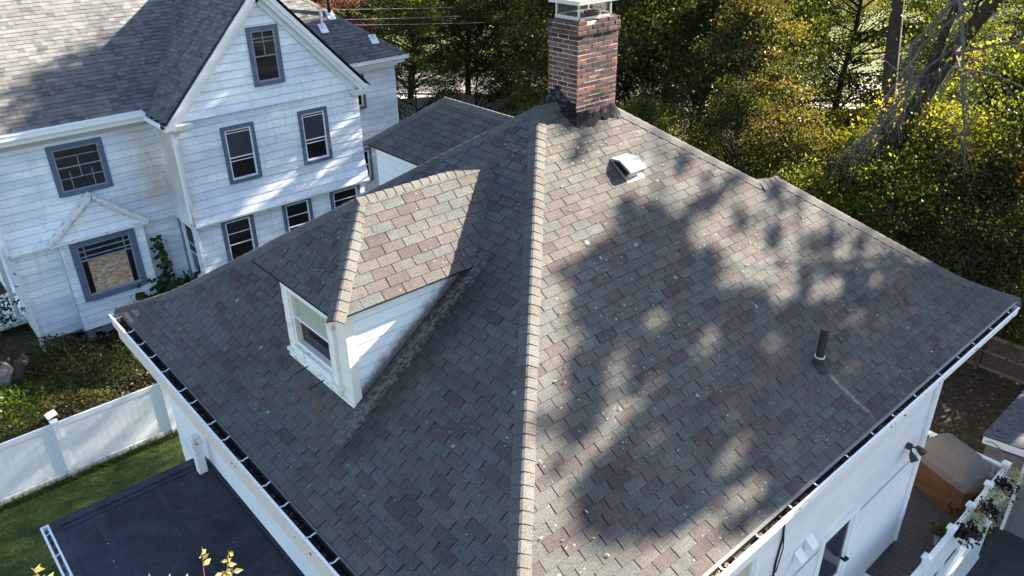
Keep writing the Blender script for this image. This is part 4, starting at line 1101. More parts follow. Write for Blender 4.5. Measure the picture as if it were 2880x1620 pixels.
# gutters and downspouts
GM = [M['whitegutter'], M['gutterin']]
g = MB()
g.box(2.15, 24.20, 6.60, 6.86, 24.21, 6.72); g.box(2.15, 24.185, 6.715, 6.86, 24.22, 6.732); g.box(2.15, 24.20, 6.59, 6.86, 24.34, 6.60); g.box(2.15, 24.335, 6.59, 6.86, 24.345, 6.75)
g.build("gutter", GM, nb); g = MB(); g.box(6.80, 22.86, 6.47, 6.81, 24.22, 6.60); g.box(6.79, 22.86, 6.595, 6.825, 24.22, 6.61); g.box(6.80, 22.86, 6.46, 6.95, 24.22, 6.47, 0.5, 1); g.box(6.811, 22.87, 6.47, 6.816, 24.2, 6.59, 0.5, 1); g.box(6.945, 22.86, 6.46, 6.955, 24.22, 6.62, 0.5, 1)
ng = g.build("gutter", GM, nb); g = MB(); g.box(13.5, 25.66, 6.56, 17.30, 25.67, 6.69); g.box(13.5, 25.645, 6.685, 17.32, 25.68, 6.70); g.box(13.5, 25.66, 6.55, 17.3, 25.80, 6.56, 0.5, 1); g.box(13.5, 25.671, 6.56, 17.3, 25.675, 6.68, 0.5, 1); g.box(17.29, 25.66, 6.55, 17.30, 25.8, 6.69)
ng2 = g.build("gutter", GM, nb)
for y in (23.1, 23.55, 24.0):
    sb = MB(); sb.box(6.79, y, 6.60, 6.97, y + 0.02, 6.612); sb.build("gutter_strap", M['galv'], ng)
for x in (14.9, 15.8, 16.7):
    sb = MB(); sb.box(x, 25.65, 6.69, x + 0.02, 25.84, 6.702); sb.build("gutter_strap", M['galv'], ng2)
d1 = MB(); d1.beam((2.44, 24.52, 6.5), (2.44, 24.55, 3.35), 0.085, 0.085); d1.beam((2.44, 24.55, 3.36), (2.50, 24.66, 3.15), 0.085, 0.085); d1.beam((2.50, 24.66, 3.17), (2.53, 24.66, 0.02), 0.085, 0.085); d1.box(2.38, 24.5, 4.6, 2.50, 24.6, 4.63); d1.box(2.45, 24.6, 1.8, 2.58, 24.72, 1.83)
d1.build("downspout", M['trimwhite'], nb)
d2 = MB(); d2.beam((6.95, 23.0, 6.40), (7.16, 23.10, 6.15), 0.075, 0.075); d2.beam((7.16, 23.10, 6.17), (7.13, 23.03, 3.45), 0.075, 0.075); d2.beam((7.13, 23.03, 3.47), (7.30, 23.24, 3.10), 0.075, 0.075); d2.beam((7.30, 23.24, 3.12), (7.30, 23.28, 0.2), 0.075, 0.075)
d2.build("downspout", M['trimwhite'], nb)
def onB(x, y): return 6.70 + (y - 25.80)
for (x, y, h, r0, m, nm) in ((14.46, 26.96, 0.55, 0.05, 'vinyl', 'white'), (15.02, 27.32, 1.25, 0.07, 'black', 'black'), (16.22, 26.42, 0.10, 0.07, 'black', 'stub')):
    vb = MB(); z = onB(x, y)
    vb.tube([(x, y, z - 0.05), (x, y, z + h)], r0, 10); vp = vb.build("vent_pipe", M[m], nb)
    bb = MB(); bb.obox((x, y - 0.05, z - 0.02), (0.15, 0, 0), (0, 0.14, 0.14), (0, -0.008, 0.008)); bb.tube([(x, y, z - 0.04), (x, y, z + 0.09)], r0 * 1.5, 10); bb.build("pipe_flashing", M['vinyl'], vp)
pr_ = MB()
for i in range(9): pr_.box(0.3 + i * 0.24, 26.6, 0.55, 0.34 + i * 0.24, 26.64, 1.25)
pr_.box(0.2, 26.57, 1.25, 2.5, 26.67, 1.32); pr_.box(0.2, 26.58, 0.48, 2.5, 26.66, 0.55); pr_.box(0.2, 26.5, 0.28, 2.52, 29, 0.40); pr_.box(2.30, 26.52, 0.3, 2.42, 26.68, 3.1)
pr_.build("porch_railing", M['peel'], nb)

# ================================================================== FENCES
M['oldvinyl'] = simple("dull_grey_vinyl", (0.42, 0.41, 0.40), 0.6, var=0.1)
def vinyl_fence(name, p, q, n, H, label, post=0.115, gap=0.04, m='fencevinyl'):
    p, q = Vector((p[0], p[1], 0)), Vector((q[0], q[1], 0)); d = (q - p); L = d.length; d.normalize(); s = Vector((-d.y, d.x, 0))
    root = thing(name, tuple(p), label, "fence"); m0 = m
    sp = L / n
    for i in range(n + 1):
        c = p + d * sp * i; mb = MB()
        mb.obox(c + Vector((0, 0, (H + 0.03) / 2)), d * post / 2, s * post / 2, (0, 0, (H + 0.03) / 2))
        po = mb.build("post", M[m0], root)
        cb = MB(); k = post * 0.72
        cb.obox(c + Vector((0, 0, H + 0.045)), d * k, s * k, (0, 0, 0.02))
        t = c + Vector((0, 0, H + 0.11)); cc = [c + d * k * a + s * k * b + Vector((0, 0, H + 0.066)) for a, b in ((-1, -1), (1, -1), (1, 1), (-1, 1))]
        for j in range(4): cb.poly([cc[j], cc[(j + 1) % 4], t])
        cb.build("post_cap", M[m0], po)
        if i < n:
            mb = MB(); a = c + d * post / 2; b = p + d * (sp * (i + 1)) - d * post / 2
            for z0, z1 in ((0.05, 0.19), (H - 0.13, H)):
                m = (a + b) / 2 + Vector((0, 0, (z0 + z1) / 2)); mb.obox(m, (b - a) / 2, s * 0.025, (0, 0, (z1 - z0) / 2))
            bw = 0.152; k = int((b - a).length / bw); bw = (b - a).length / k
            for j in range(k):
                m = a + d * bw * (j + 0.5) + Vector((0, 0, H / 2 + 0.03)); mb.obox(m, d * (bw / 2 - 0.0035), s * 0.0105, (0, 0, H / 2 - 0.15))
            m = (a + b) / 2 + Vector((0, 0, H / 2 + 0.03)); mb.obox(m, (b - a) / 2, s * 0.006, (0, 0, H / 2 - 0.15))
            mb.build("fence_panel", M[m0], root)
    return root
vinyl_fence("vinyl_fence", (-3.37, 18.05), (11.4, 18.05), 6, 1.60, "white vinyl privacy fence between the lawn and the weedy lot")
vinyl_fence("vinyl_fence", (20.5, 40.5), (32.5, 32.9), 6, 1.45, "pale vinyl fence in shade under the trees behind the houses", m='oldvinyl')
wf = thing("wooden_fence", (22.3, 3.0, 0), "low weathered brown board fence behind the right end of the roof", "fence")
mb = MB(); rg = random.Random(33)
y = -2.0
while y < 10.0:
    h = 1.14 + rg.uniform(-0.03, 0.03); mb.box(22.30 + rg.uniform(-.004, .004), y, 0.03, 22.325, y + 0.138, h, rg.random()); y += 0.143
mb.build("fence_boards", M['woodfence'], wf)
for z in (0.12, 0.62, 1.10):
    mb = MB(); mb.box(22.25, -2, z - 0.04, 22.30, 10, z + 0.04); mb.build("fence_rail", simple("greyed_rail_%d" % int(z * 100), (0.16, 0.13, 0.11), 0.9, var=0.25), wf)
for y in (-1.9, 0.5, 2.9, 5.3, 7.7, 9.9):
    mb = MB(); mb.box(22.2, y, 0, 22.29, y + 0.09, 1.2); mb.build("post", M['woodfence'], wf)

# ================================================================== DECK
dk = thing("deck", (13.0, 3.0, 0), "dark board deck with white railings beside the house's right wall", "deck")
fl_ = MB(); rg = random.Random(55)
x = 11.30
while x < 14.86:
    fl_.box(x, 2.56, 1.47, x + 0.132, 3.42 if x < 12.40 else 5.6, 1.50 + rg.uniform(-.0015, .0015), rg.random()); x += 0.140
x = 8.4
while x < 11.15:
    fl_.box(x, 2.56, 1.27, x + 0.132, 3.42, 1.30 + rg.uniform(-.0015, .0015), rg.random()); x += 0.140
fl_.build("deck_floor", M['deck'], dk)
fm = MB(); fm.box(11.26, 2.56, 1.30, 11.295, 3.42, 1.505); fm.box(8.4, 2.50, 1.02, 14.9, 2.545, 1.26); fm.box(11.3, 2.50, 1.262, 14.9, 2.545, 1.48); fm.box(14.87, 2.55, 1.1, 14.91, 5.6, 1.48); fm.box(11.35, 2.6, 0.9, 14.8, 5.5, 1.40, 0.5, 1)
fm.build("rim_board", [M['trimwhite'], M['deck']], dk)
posts = [14.80, 13.96, 13.14, 12.32, 11.33, 10.30, 9.3]
for x in posts:
    mb = MB(); mb.box(x - 0.05, 2.51, 0.0, x + 0.05, 2.61, 2.52); po = mb.build("post", M['trimwhite'], dk)
    cb = MB(); cb.box(x - 0.075, 2.485, 2.52, x + 0.075, 2.635, 2.555); t = (x, 2.56, 2.61)
    cc = [(x - 0.07, 2.49, 2.556), (x + 0.07, 2.49, 2.556), (x + 0.07, 2.63, 2.556), (x - 0.07, 2.63, 2.556)]
    for j in range(4): cb.poly([cc[j], cc[(j + 1) % 4], t])
    cb.build("post_cap", M['trimwhite'], po)
for i in range(len(posts) - 1):
    a, b = posts[i + 1] + 0.05, posts[i] - 0.05
    part_box("handrail", TW, dk, (a, 2.515, 2.36, b, 2.605, 2.41)); part_box("bottom_rail", TW, dk, (a, 2.535, 1.62, b, 2.585, 1.66))
    n = 8
    for j in range(n):
        u = a + (b - a) * (j + 0.5) / n; part_box("baluster", TW, dk, (u - 0.038, 2.545, 1.66, u + 0.038, 2.575, 2.36))
part_box("handrail", TW, dk, (14.80, 2.62, 2.38, 14.90, 5.6, 2.43)); part_box("bottom_rail", TW, dk, (14.83, 2.62, 1.60, 14.87, 5.6, 1.64))
y = 2.74
while y < 5.6: part_box("baluster", TW, dk, (14.835, y, 1.64, 14.865, y + 0.035, 2.38)); y += 0.135
mb = MB(); x = 11.4
while x < 14.85: mb.box(x, 2.47, 0.03, x + 0.05, 2.495, 1.0); x += 0.15
mb.box(11.3, 2.465, 0.98, 14.9, 2.50, 1.04); mb.box(11.3, 2.465, 0.02, 14.9, 2.50, 0.07)
mb.build("skirt_lattice", M['trimwhite'], dk)
mb = MB(); mb.beam((11.2, 2.40, 1.62), (9.0, 2.40, 0.75), 0.05, 0.09); mb.beam((11.2, 2.42, 0.95), (9.0, 2.42, 0.10), 0.05, 0.2); mb.build("stair_rail", M['trimwhite'], dk)

# covered grill
gr = thing("covered_grill", (14.33, 3.45, 1.5), "barbecue grill under a tan and faded grey canvas cover on the deck", "grill")
def loft(secs, m, name, parent, ang=R(-20)):
    mb = MB(); rg = random.Random(4); n = 44; rings = []
    for (z, hx, hy, cx, cy, rd, rip) in secs:
        ring = []
        for i in range(n):
            a = 2 * math.pi * i / n
            e = rd; c, s = math.cos(a), math.sin(a)
            px = math.copysign(abs(c) ** e, c) * hx; py = math.copysign(abs(s) ** e, s) * hy
            k = 1 + rip * (math.sin(i * 2.3 + z * 9) * 0.5 + math.sin(i * 0.9 + z * 4) * 0.5)
            px, py = px * k + cx, py * k + cy
            ring.append((14.36 + px * math.cos(ang) - py * math.sin(ang), 3.36 + px * math.sin(ang) + py * math.cos(ang), z + rip * 0.25 * math.sin(i * 1.3)))
        from mathutils import noise as mn2
        ring = [tuple(Vector(v) + Vector((mn2.noise(Vector(v) * 6.0), mn2.noise(Vector(v) * 6.0 + Vector((9, 3, 1))), 0.4 * mn2.noise(Vector(v) * 5.0 + Vector((2, 7, 5))))) * 0.035) for v in ring]
        rings.append(ring)
    for A, B in zip(rings[:-1], rings[1:]):
        for i in range(n): mb.poly([A[i], A[(i + 1) % n], B[(i + 1) % n], B[i]], 0.5)
    mb.poly(rings[-1], 0.5)
    return mb.build(name, m, parent, smooth=False)
skirt = loft([(1.52, 0.34, 0.66, 0, 0, 0.38, 0.10), (1.62, 0.34, 0.67, 0, 0, 0.37, 0.08), (1.75, 0.35, 0.68, 0, 0, 0.36, 0.07), (1.88, 0.345, 0.68, 0, 0, 0.36, 0.06), (2.0, 0.345, 0.68, 0, 0, 0.35, 0.05), (2.12, 0.34, 0.68, 0, 0, 0.34, 0.04), (2.22, 0.34, 0.68, 0, 0, 0.33, 0.025), (2.30, 0.33, 0.67, 0, 0, 0.33, 0.01)], M['tan'], "cover_skirt", gr)
loft([(2.16, 0.352, 0.692, 0, 0, 0.33, 0.03), (2.32, 0.345, 0.685, 0, 0, 0.33, 0.012), (2.42, 0.325, 0.64, 0.02, 0, 0.36, 0.008), (2.56, 0.30, 0.50, 0.03, 0, 0.40, 0.008), (2.68, 0.22, 0.43, 0.06, 0, 0.45, 0.008), (2.73, 0.10, 0.36, 0.09, 0, 0.6, 0.0)], M['greycanvas'], "cover_top", gr)

hs = MB(); hs.obox((14.10, 3.02, 2.12), (0.004, 0.010, 0), (-0.03, 0.075, 0), (0, 0, 0.018)); hs.obox((14.14, 2.86, 1.80), (0.004, 0.010, 0), (-0.02, 0.05, 0), (0, 0, 0.018)); hs.build("cover_strap", M['black'], gr)
# ---------------------------------------------------------------- leaf helpers
def leaf_quads(P, L, Wd, rng, droop=0.0, flat=None):
    n = len(P)
    a = rng.normal(size=(n, 3)); a[:, 2] -= droop
    a /= np.linalg.norm(a, axis=1)[:, None]
    b = rng.normal(size=(n, 3))
    if flat is not None: b[:, 2] *= flat; a[:, 2] *= flat; a /= np.linalg.norm(a, axis=1)[:, None]
    b -= a * (a * b).sum(1)[:, None]; b /= np.linalg.norm(b, axis=1)[:, None]
    l = (L * rng.uniform(0.65, 1.25, n))[:, None]; w = (Wd * rng.uniform(0.7, 1.2, n))[:, None]
    return np.stack([P - a * l / 2, P - a * l * 0.05 + b * w / 2, P + a * l / 2, P - a * l * 0.05 - b * w / 2], axis=1)

# flower boxes on the rail
for i, (x, lab) in enumerate(((14.40, "white flower box with silver-green plants at the deck's far corner post"), (13.55, "middle flower box of silver foliage and purple-black leaves on the deck rail"), (12.74, "nearest flower box with a red bloom among purple-black leaves on the deck rail"))):
    fb_ = thing("flower_box", (x, 2.40, 2.2), lab, "flower box", "flower boxes on the deck rail")
    mb = MB(); mb.box(x - 0.30, 2.30, 2.16, x + 0.30, 2.505, 2.34); mb.build("planter_box", M['trimwhite'], fb_)
    rng = np.random.default_rng(60 + i)
    P = rng.normal(size=(900, 3)) * (0.13, 0.10, 0.10) + (x + 0.10, 2.33, 2.52)
    mb = MB(); mb.quads(leaf_quads(P, 0.035, 0.018, rng), rng.random(900)); mb.build("silver_foliage", M['leaf_silver'], fb_)
    P = rng.normal(size=(170, 3)) * (0.12, 0.10, 0.08) + (x - 0.20, 2.36, 2.42)
    mb = MB(); mb.quads(leaf_quads(P, 0.10, 0.075, rng, 0.3), rng.random(170)); mb.build("dark_foliage", M['leaf_dark'], fb_)
    if i == 2:
        P = rng.normal(size=(26, 3)) * 0.022 + (x - 0.18, 2.24, 2.40)
        mb = MB(); mb.quads(leaf_quads(P, 0.04, 0.03, rng), rng.random(26)); mb.build("red_bloom", M['reddish'], fb_)
pp_ = thing("potted_plant", (12.95, 2.86, 1.5), "small pot with bright green leafy plant standing on the deck", "plant")
mb = MB(); mb.tube([(12.95, 2.80, 1.5), (12.95, 2.80, 1.72)], [0.10, 0.13], 16); mb.build("pot", M['pot'], pp_)
rng = np.random.default_rng(70); P = rng.normal(size=(130, 3)) * (0.09, 0.09, 0.08) + (12.95, 2.80, 1.86)
mb = MB(); mb.quads(leaf_quads(P, 0.10, 0.07, rng), 0.2 + 0.3 * rng.random(130)); mb.build("plant_leaves", M['leaf_weed'], pp_)

# ================================================================== GARAGE
ga_ = thing("garage", (19.0, 0.2, 0), "low concrete block garage with dark mineral roof and grey panelled door", "garage")
def gz(y): return 2.16 + 0.12 * (3.34 - y)
mb = MB(); rg = random.Random(66)
z = 0.0; k = 0
while z < 1.95:
    y = 2.50 - (0.2 if k % 2 else 0)
    while y < 3.26:
        a, b = max(2.50, y), min(3.26, y + 0.4)
        if b - a > 0.02: mb.box(16.15, a + 0.006, z + 0.006, 16.25, b - 0.006, min(z + 0.196, gz(3.2) - 0.1), rg.random(), 0)
        y += 0.4
    z += 0.2; k += 1
mb.box(16.157, 2.50, 0, 21.9, 3.25, gz(3.3) - 0.08, 0.5, 1); mb.box(16.3, -4, 0, 21.9, 2.5, gz(3.3) - 0.08, 0.5, 1)
mb.build("block_wall", [M['block'], M['mortar']], ga_)
mb = MB()
mb.poly([(15.95, 3.34, gz(3.34)), (22.1, 3.34, gz(3.34)), (22.1, -4.2, gz(-4.2)), (15.95, -4.2, gz(-4.2))][::-1])
mb.poly([(15.95, 3.34, gz(3.34) - .025), (22.1, 3.34, gz(3.34) - .025), (22.1, -4.2, gz(-4.2) - .025), (15.95, -4.2, gz(-4.2) - .025)])
mb.poly([(15.95, 3.34, gz(3.34)), (15.95, -4.2, gz(-4.2)), (15.95, -4.2, gz(-4.2) - .025), (15.95, 3.34, gz(3.34) - .025)])
mb.build("garage_roof", M['rollroof'], ga_)
mb = MB(); mb.obox((15.985, -0.43, (gz(3.30) + gz(-4.16)) / 2 - 0.115), (0.02, 0, 0), (0, 3.73, -3.73 * 0.12), (0, 0, 0.085)); mb.box(15.98, 3.28, gz(3.3) - 0.2, 22, 3.31, gz(3.3) - 0.03); mb.build("fascia", M['trimwhite'], ga_)
mb = MB(); mb.box(16.10, 2.44, 0, 16.16, 2.50, 2.0); mb.build("door_trim", M['trimwhite'], ga_)
mb = MB(); mb.box(16.14, -0.6, 0.02, 16.18, 2.44, 2.0)
for r0 in range(4):
    for c0 in range(4): 
        y0 = 2.34 - c0 * 0.75; mb.box(16.125, y0 - 0.62, 0.10 + r0 * 0.48, 16.141, y0, 0.46 + r0 * 0.48)
mb.build("garage_door", M['greydoor'], ga_)
mb = MB(); mb.tube([(15.95, 3.25, 2.05), (15.94, 3.1, 2.1), (15.94, 2.86, 1.98), (15.94, 2.7, 2.03), (15.94, 2.2, 2.1), (15.94, 1.0, 2.2)], 0.008, 5); mb.build("service_cable", M['black'], ga_)

# far house by the street
fh = thing("far_house", (50.0, 13.0, 0), "distant house with a grey shingled roof among trees, top right corner", "house")
c = Vector((51.0, 13.4, 0)); ax, ay = SD, SN
def FP(a, b, z): p = c + ax * a + ay * b; return (p.x, p.y, z)
mb = MB()
for q in (([-6, -4], [6, -4]), ([6, -4], [6, 4]), ([6, 4], [-6, 4]), ([-6, 4], [-6, -4])):
    mb.poly([FP(*q[0], 0), FP(*q[1], 0), FP(*q[1], 3.3), FP(*q[0], 3.3)])
for s in (-6, 6): mb.poly([FP(s, -4, 3.3), FP(s, 4, 3.3), FP(s, 0, 6.0)])
mb.build("wall", M['clap'], fh)
mb = MB(); mb.poly([FP(-6.4, -4.5, 3.1), FP(6.4, -4.5, 3.1), FP(6.4, 0, 6.1), FP(-6.4, 0, 6.1)]); mb.poly([FP(-6.4, 4.5, 3.1), FP(6.4, 4.5, 3.1), FP(6.4, 0, 6.1), FP(-6.4, 0, 6.1)]); mb.build("roof", simple("far_grey_roof", (0.16, 0.165, 0.18), 0.9, var=0.2), fh)
for i, (p, q, s, lab) in enumerate((((15.2, 37.5, 7.4), (30, 29.0, 7.0), 0.15, "highest thin utility wire crossing in front of the plum tree"), ((15.5, 36.8, 6.9), (30, 28.4, 6.7), 0.12, "middle thin utility wire crossing in front of the plum tree"), ((15.8, 35.2, 6.85), (30, 26.6, 6.5), 0.1, "lowest thin utility wire, just above the back roof's hip"))):
    mb = MB(); p, q = Vector(p), Vector(q); mb.tube([p + (q - p) * t - Vector((0, 0, s * 4 * t * (1 - t))) for t in [k / 12 * 0.62 for k in range(13)]], 0.008, 5)
    tag(mb.build("utility_wire", M['wire']), lab, "wire", "utility wires")

# ================================================================== TREES
def tree_meshes(seed, H=15.0, rad=3.6, z0=3.4, nleaf=12000, leaf=0.19, ncl=95, trunk_r=0.20, gold=0.0):
    rng = np.random.default_rng(seed); rg = random.Random(seed)
    tb = MB()
    pts = [Vector((0, 0, -0.1))]
    lean = Vector((rg.uniform(-.05, .05), rg.uniform(-.05, .05), 0))
    for i in range(1, 9):
        z = H * 0.86 * i / 8
        pts.append(Vector((lean.x * z + rg.gauss(0, .10), lean.y * z + rg.gauss(0, .10), z)))
    tb.tube(pts, [trunk_r * (1.25 if i == 0 else 1 - 0.85 * i / 8) for i in range(9)], 9)
    def trunk_at(z):
        z = max(0, min(H * .86, z)); k = z / (H * .86) * 8; i = min(7, int(k)); return pts[i] + (pts[i + 1] - pts[i]) * (k - i)
    cl = []
    for i in range(ncl):
        t = rg.random() ** 0.8
        z = z0 + (H - z0) * t
        rr = rad * math.sin(math.pi * min(1, 0.22 + 0.75 * t)) ** 0.7 * (0.35 + 0.65 * math.sqrt(rg.random()))
        a = rg.uniform(0, 6.283)
        c = trunk_at(z); cl.append(Vector((c.x + rr * math.cos(a), c.y + rr * math.sin(a), z - rg.random() * 0.8)))
    for i, c in enumerate(cl):
        b = trunk_at(max(z0 * 0.7, c.z - rg.uniform(0.8, 2.2)))
        m = (b + c) / 2 + Vector((rg.gauss(0, .2), rg.gauss(0, .2), rg.uniform(-.1, .35)))
        if i % 2 == 0: tb.tube([b, m, c], [0.055 if i % 6 else 0.085, 0.03, 0.008], 5, cap=False)
        else: tb.tube([m, c], [0.018, 0.006], 4, cap=False)
    n = nleaf; idx = rng.integers(0, ncl, n)
    C = np.array([tuple(c) for c in cl]); sig = rng.uniform(0.20, 0.46, ncl)
    off = rng.normal(size=(n, 3)) * sig[idx][:, None] * np.array([1.15, 1.15, 0.62])
    P = C[idx] + off
    tone = rng.normal(0.42 + gold, 0.20, ncl)
    r = np.clip(tone[idx] + rng.normal(0, 0.09, n), 0, 1)
    V = leaf_quads(P, leaf, leaf * 0.66, rng, 0.25)
    lb = MB(); lb.quads(V, r)
    return tb.mesh("trunk", M['bark']), lb.mesh("crown", M['leaf_green'])

TM = [tree_meshes(200, 15, 3.9, 3.0, 27000, 0.155, 150), tree_meshes(201, 13, 3.4, 2.4, 23000, 0.14, 130), tree_meshes(202, 17.5, 4.3, 3.6, 28000, 0.17, 165, 0.13),
      tree_meshes(203, 11, 3.3, 1.3, 22000, 0.135, 115, 0.07), tree_meshes(204, 5.6, 2.3, 0.2, 17000, 0.11, 75, 0.07), tree_meshes(205, 4.2, 2.2, 0.1, 14000, 0.095, 70, 0.05)]
LEAF = {'g': 'leaf_green', 'y': 'leaf_yellow', 'b': 'leaf_brown', 'r': 'leaf_red'}
def tree(x, y, k, s, leaf, label, cat="tree", name="leafy_tree", group="trees in the woods behind the houses", rz=None, sz=None):
    root = thing(name, (x, y, 0), label, cat, group, rz if rz is not None else (x * 7.3 + y * 3.1) % 6.28)
    if sz is None:
        dd = math.hypot(x, y); tall = y < 4 or k >= 4 or cat == 'shrub' or (x, y) in ((25.4, 22.4), (29.2, 20.6), (32.5, 23.2))
        sz = 1.0 if tall else (0.70 if dd > 44 else 0.82)
    root.scale = (s, s, s * sz)
    t = instance(TM[k][0], "trunk", root); c = instance(TM[k][1], "crown", root)
    c.material_slots[0].link = 'OBJECT'; c.material_slots[0].material = M[LEAF[leaf]]
    return root
tree(20.6, 38.8, 1, 0.95, 'r', "plum red leaved tree beyond the clapboard house's back roof", name="plum_tree")
tree(29.2, 37.4, 0, 1.05, 'g', "green tree with thick dark trunk rising behind the far dormer's roof")
tree(26.6, 39.6, 1, 1.0, 'y', "slender yellow-green tree between the back wing and the thick dark trunk")
tree(24.4, 41.5, 0, 0.95, 'g', "dark green tree next to the plum red tree")
tree(32.2, 37.3, 1, 1.1, 'g', "green tree with brown trunk just left of the chimney")
tree(31.2, 34.0, 3, 1.0, 'y', "yellow-lit small tree at the chimney's left foot", sz=1.1)
tree(34.2, 33.6, 2, 0.9, 'g', "tall green tree directly behind the chimney")
tree(36.6, 31.0, 0, 1.0, 'g', "dark forked tree right of the chimney cap")
tree(39.4, 33.6, 2, 0.9, 'y', "yellow-green tree far behind the dark forked tree")
tree(38.4, 27.2, 0, 1.05, 'b', "russet tinted tree above the roof vent")
tree(42.5, 29.5, 2, 0.9, 'y', "bright yellow-green tree between the russet tree and the street")
tree(34.0, 26.2, 1, 1.1, 'g', "dark green tree leaning behind the ridge's right end")
tree(37.6, 21.4, 1, 1.05, 'b', "autumn brown tree above the notch in the hip line")
tree(46.8, 17.6, 2, 0.85, 'y', "bright yellow tree behind the dead-limbed tree's fork")
tree(40.5, 14.2, 0, 0.9, 'g', "green tree right of the dead-limbed tree's leaning trunk")
tree(44.5, 10.6, 1, 1.0, 'y', "yellow-green tree at the right edge below the far house")
tree(36.5, 8.2, 3, 0.95, 'g', "low green tree at the photo's right edge")
tree(52.0, 27.0, 0, 1.0, 'y', "yellow tree across the street behind the woods, top right")
tree(44.0, 44.0, 2, 0.9, 'g', "green tree across the street above the chimney")
tree(50.0, 36.0, 0, 1.1, 'g', "green tree across the street right of the chimney")
tree(37.0, 50.5, 2, 0.9, 'y', "yellow-green tree across the street above the far dormer")
tree(30.0, 56.0, 0, 1.0, 'g', "green tree across the street beside the plum tree")
tree(27.2, 26.0, 0, 1.05, 'g', "dark green tree hiding behind the chimney's base")
tree(29.2, 20.6, 2, 1.07, 'g', "tall dark tree rising beyond the right hip's upper half")
tree(25.4, 22.4, 2, 1.06, 'b', "brownish green tree just beyond the upper right hip")
tree(32.5, 23.2, 2, 0.97, 'g', "tall green tree behind the brownish tree at the hip")
tree(23.2, 34.0, 3, 0.85, 'g', "small tree with hanging branches in front of the pale back fence")
tree(26.6, 33.4, 3, 0.8, 'b', "small brownish tree in front of the pale back fence, right of the ridge peak")
tree(22.6, 44.6, 1, 1.05, 'g', "dark tree behind the plum red tree")
tree(35.2, 17.2, 0, 1.0, 'g', "dark green tree behind the autumn brown tree")
tree(31.0, 29.5, 0, 1.0, 'g', "dark tree with lower crown close behind the chimney's right edge")
# shrubs and saplings under the trees
SH = [(20.5, 16.4, 3, 0.56, 'g', "green shrub behind the hip cap near the chimney"), (22.6, 14.6, 3, 0.60, 'b', "brown-leaved shrub behind the notch in the hip"),
      (24.6, 15.8, 3, 0.84, 'b', "olive brown small tree left of the dead-limbed tree's foot"), (22.2, 11.3, 5, 1.05, 'y', "bright yellow-green shrub just past the notch in the hip"),
      (24.5, 12.8, 4, 1.0, 'b', "rusty bush at the foot of the dead-limbed tree"), (23.4, 8.9, 4, 0.95, 'g', "dark green bush right of the dead-limbed tree's foot"),
      (25.5, 7.2, 4, 1.05, 'b', "brown and orange bush above the middle of the right hip"), (22.8, 6.4, 5, 1.0, 'b', "bush with white-lit leaves near the right roof corner"),
      (26.8, 9.4, 4, 1.2, 'y', "yellow-green bush behind the orange one"), (28.8, 6.6, 4, 1.2, 'g', "green bush at the right edge of the photo"),
      (24.9, 4.6, 5, 1.15, 'b', "russet bush over the wooden fence"), (27.5, 12.6, 4, 0.85, 'g', "tall green shrub behind the dead-limbed tree"),
      (29.8, 9.8, 4, 0.9, 'y', "yellow shrub in the upper right thicket"), (21.0, 19.3, 4, 1.0, 'g', "dark shrub close behind the chimney's right side"),
      (28.5, 14.8, 4, 0.85, 'b', "brown shrub filling the thicket left of the leaning trunk"), (31.0, 14.5, 4, 0.8, 'g', "deep green shrub far behind the brown thicket"),
      (18.6, 21.6, 5, 1.0, 'g', "low green bush behind the ridge left of the chimney's base"), (24.2, 24.2, 4, 1.05, 'y', "sunlit yellow bush beside the chimney's left foot"),
      (33.6, 9.6, 4, 1.3, 'g', "green shrub under the far house"), (27.0, 18.2, 1, 0.72, 'g', "small green tree behind the olive brown one"), (29.5, 17.4, 1, 0.80, 'g', "green tree filling the wood left of the upright dark trunk")]
for x, y, k, s, lf, lab in SH: tree(x, y, k, s, lf, lab, "shrub", "shrub", "shrubs in the thicket behind the house")

# dead-limbed leaning tree
dt = thing("dead_limbed_tree", (26.3, 10.95, 0), "leaning dark-trunked tree with bare grey drooping dead branches, upper right", "tree")
mb = MB()
mb.tube([(26.25, 11.2, -0.1), (26.3, 10.95, 1.6), (26.32, 10.89, 3.29), (26.33, 10.57, 4.63), (26.31, 10.14, 5.91), (26.25, 9.65, 7.24), (26.19, 9.02, 8.59), (26.05, 8.33, 9.84), (25.9, 7.5, 11.6), (25.8, 6.9, 13.5)], [0.42, 0.34, 0.31, 0.29, 0.27, 0.25, 0.22, 0.20, 0.16, 0.10], 10)
mb.tube([(26.3, 10.95, 2.6), (26.65, 11.04, 4.45), (26.95, 11.43, 6.15), (27.18, 11.72, 7.83), (27.31, 11.91, 9.24), (27.4, 12.1, 12.5)], [0.28, 0.26, 0.24, 0.22, 0.19, 0.12], 10)
mb.tube([(26.31, 10.3, 5.5), (26.0, 9.95, 7.0), (25.8, 9.6, 8.6), (25.5, 9.2, 10.2)], [0.16, 0.15, 0.12, 0.08], 8)
mb.build("trunk", M['bark'], dt, smooth=True)
mb = MB(); rg = random.Random(91)
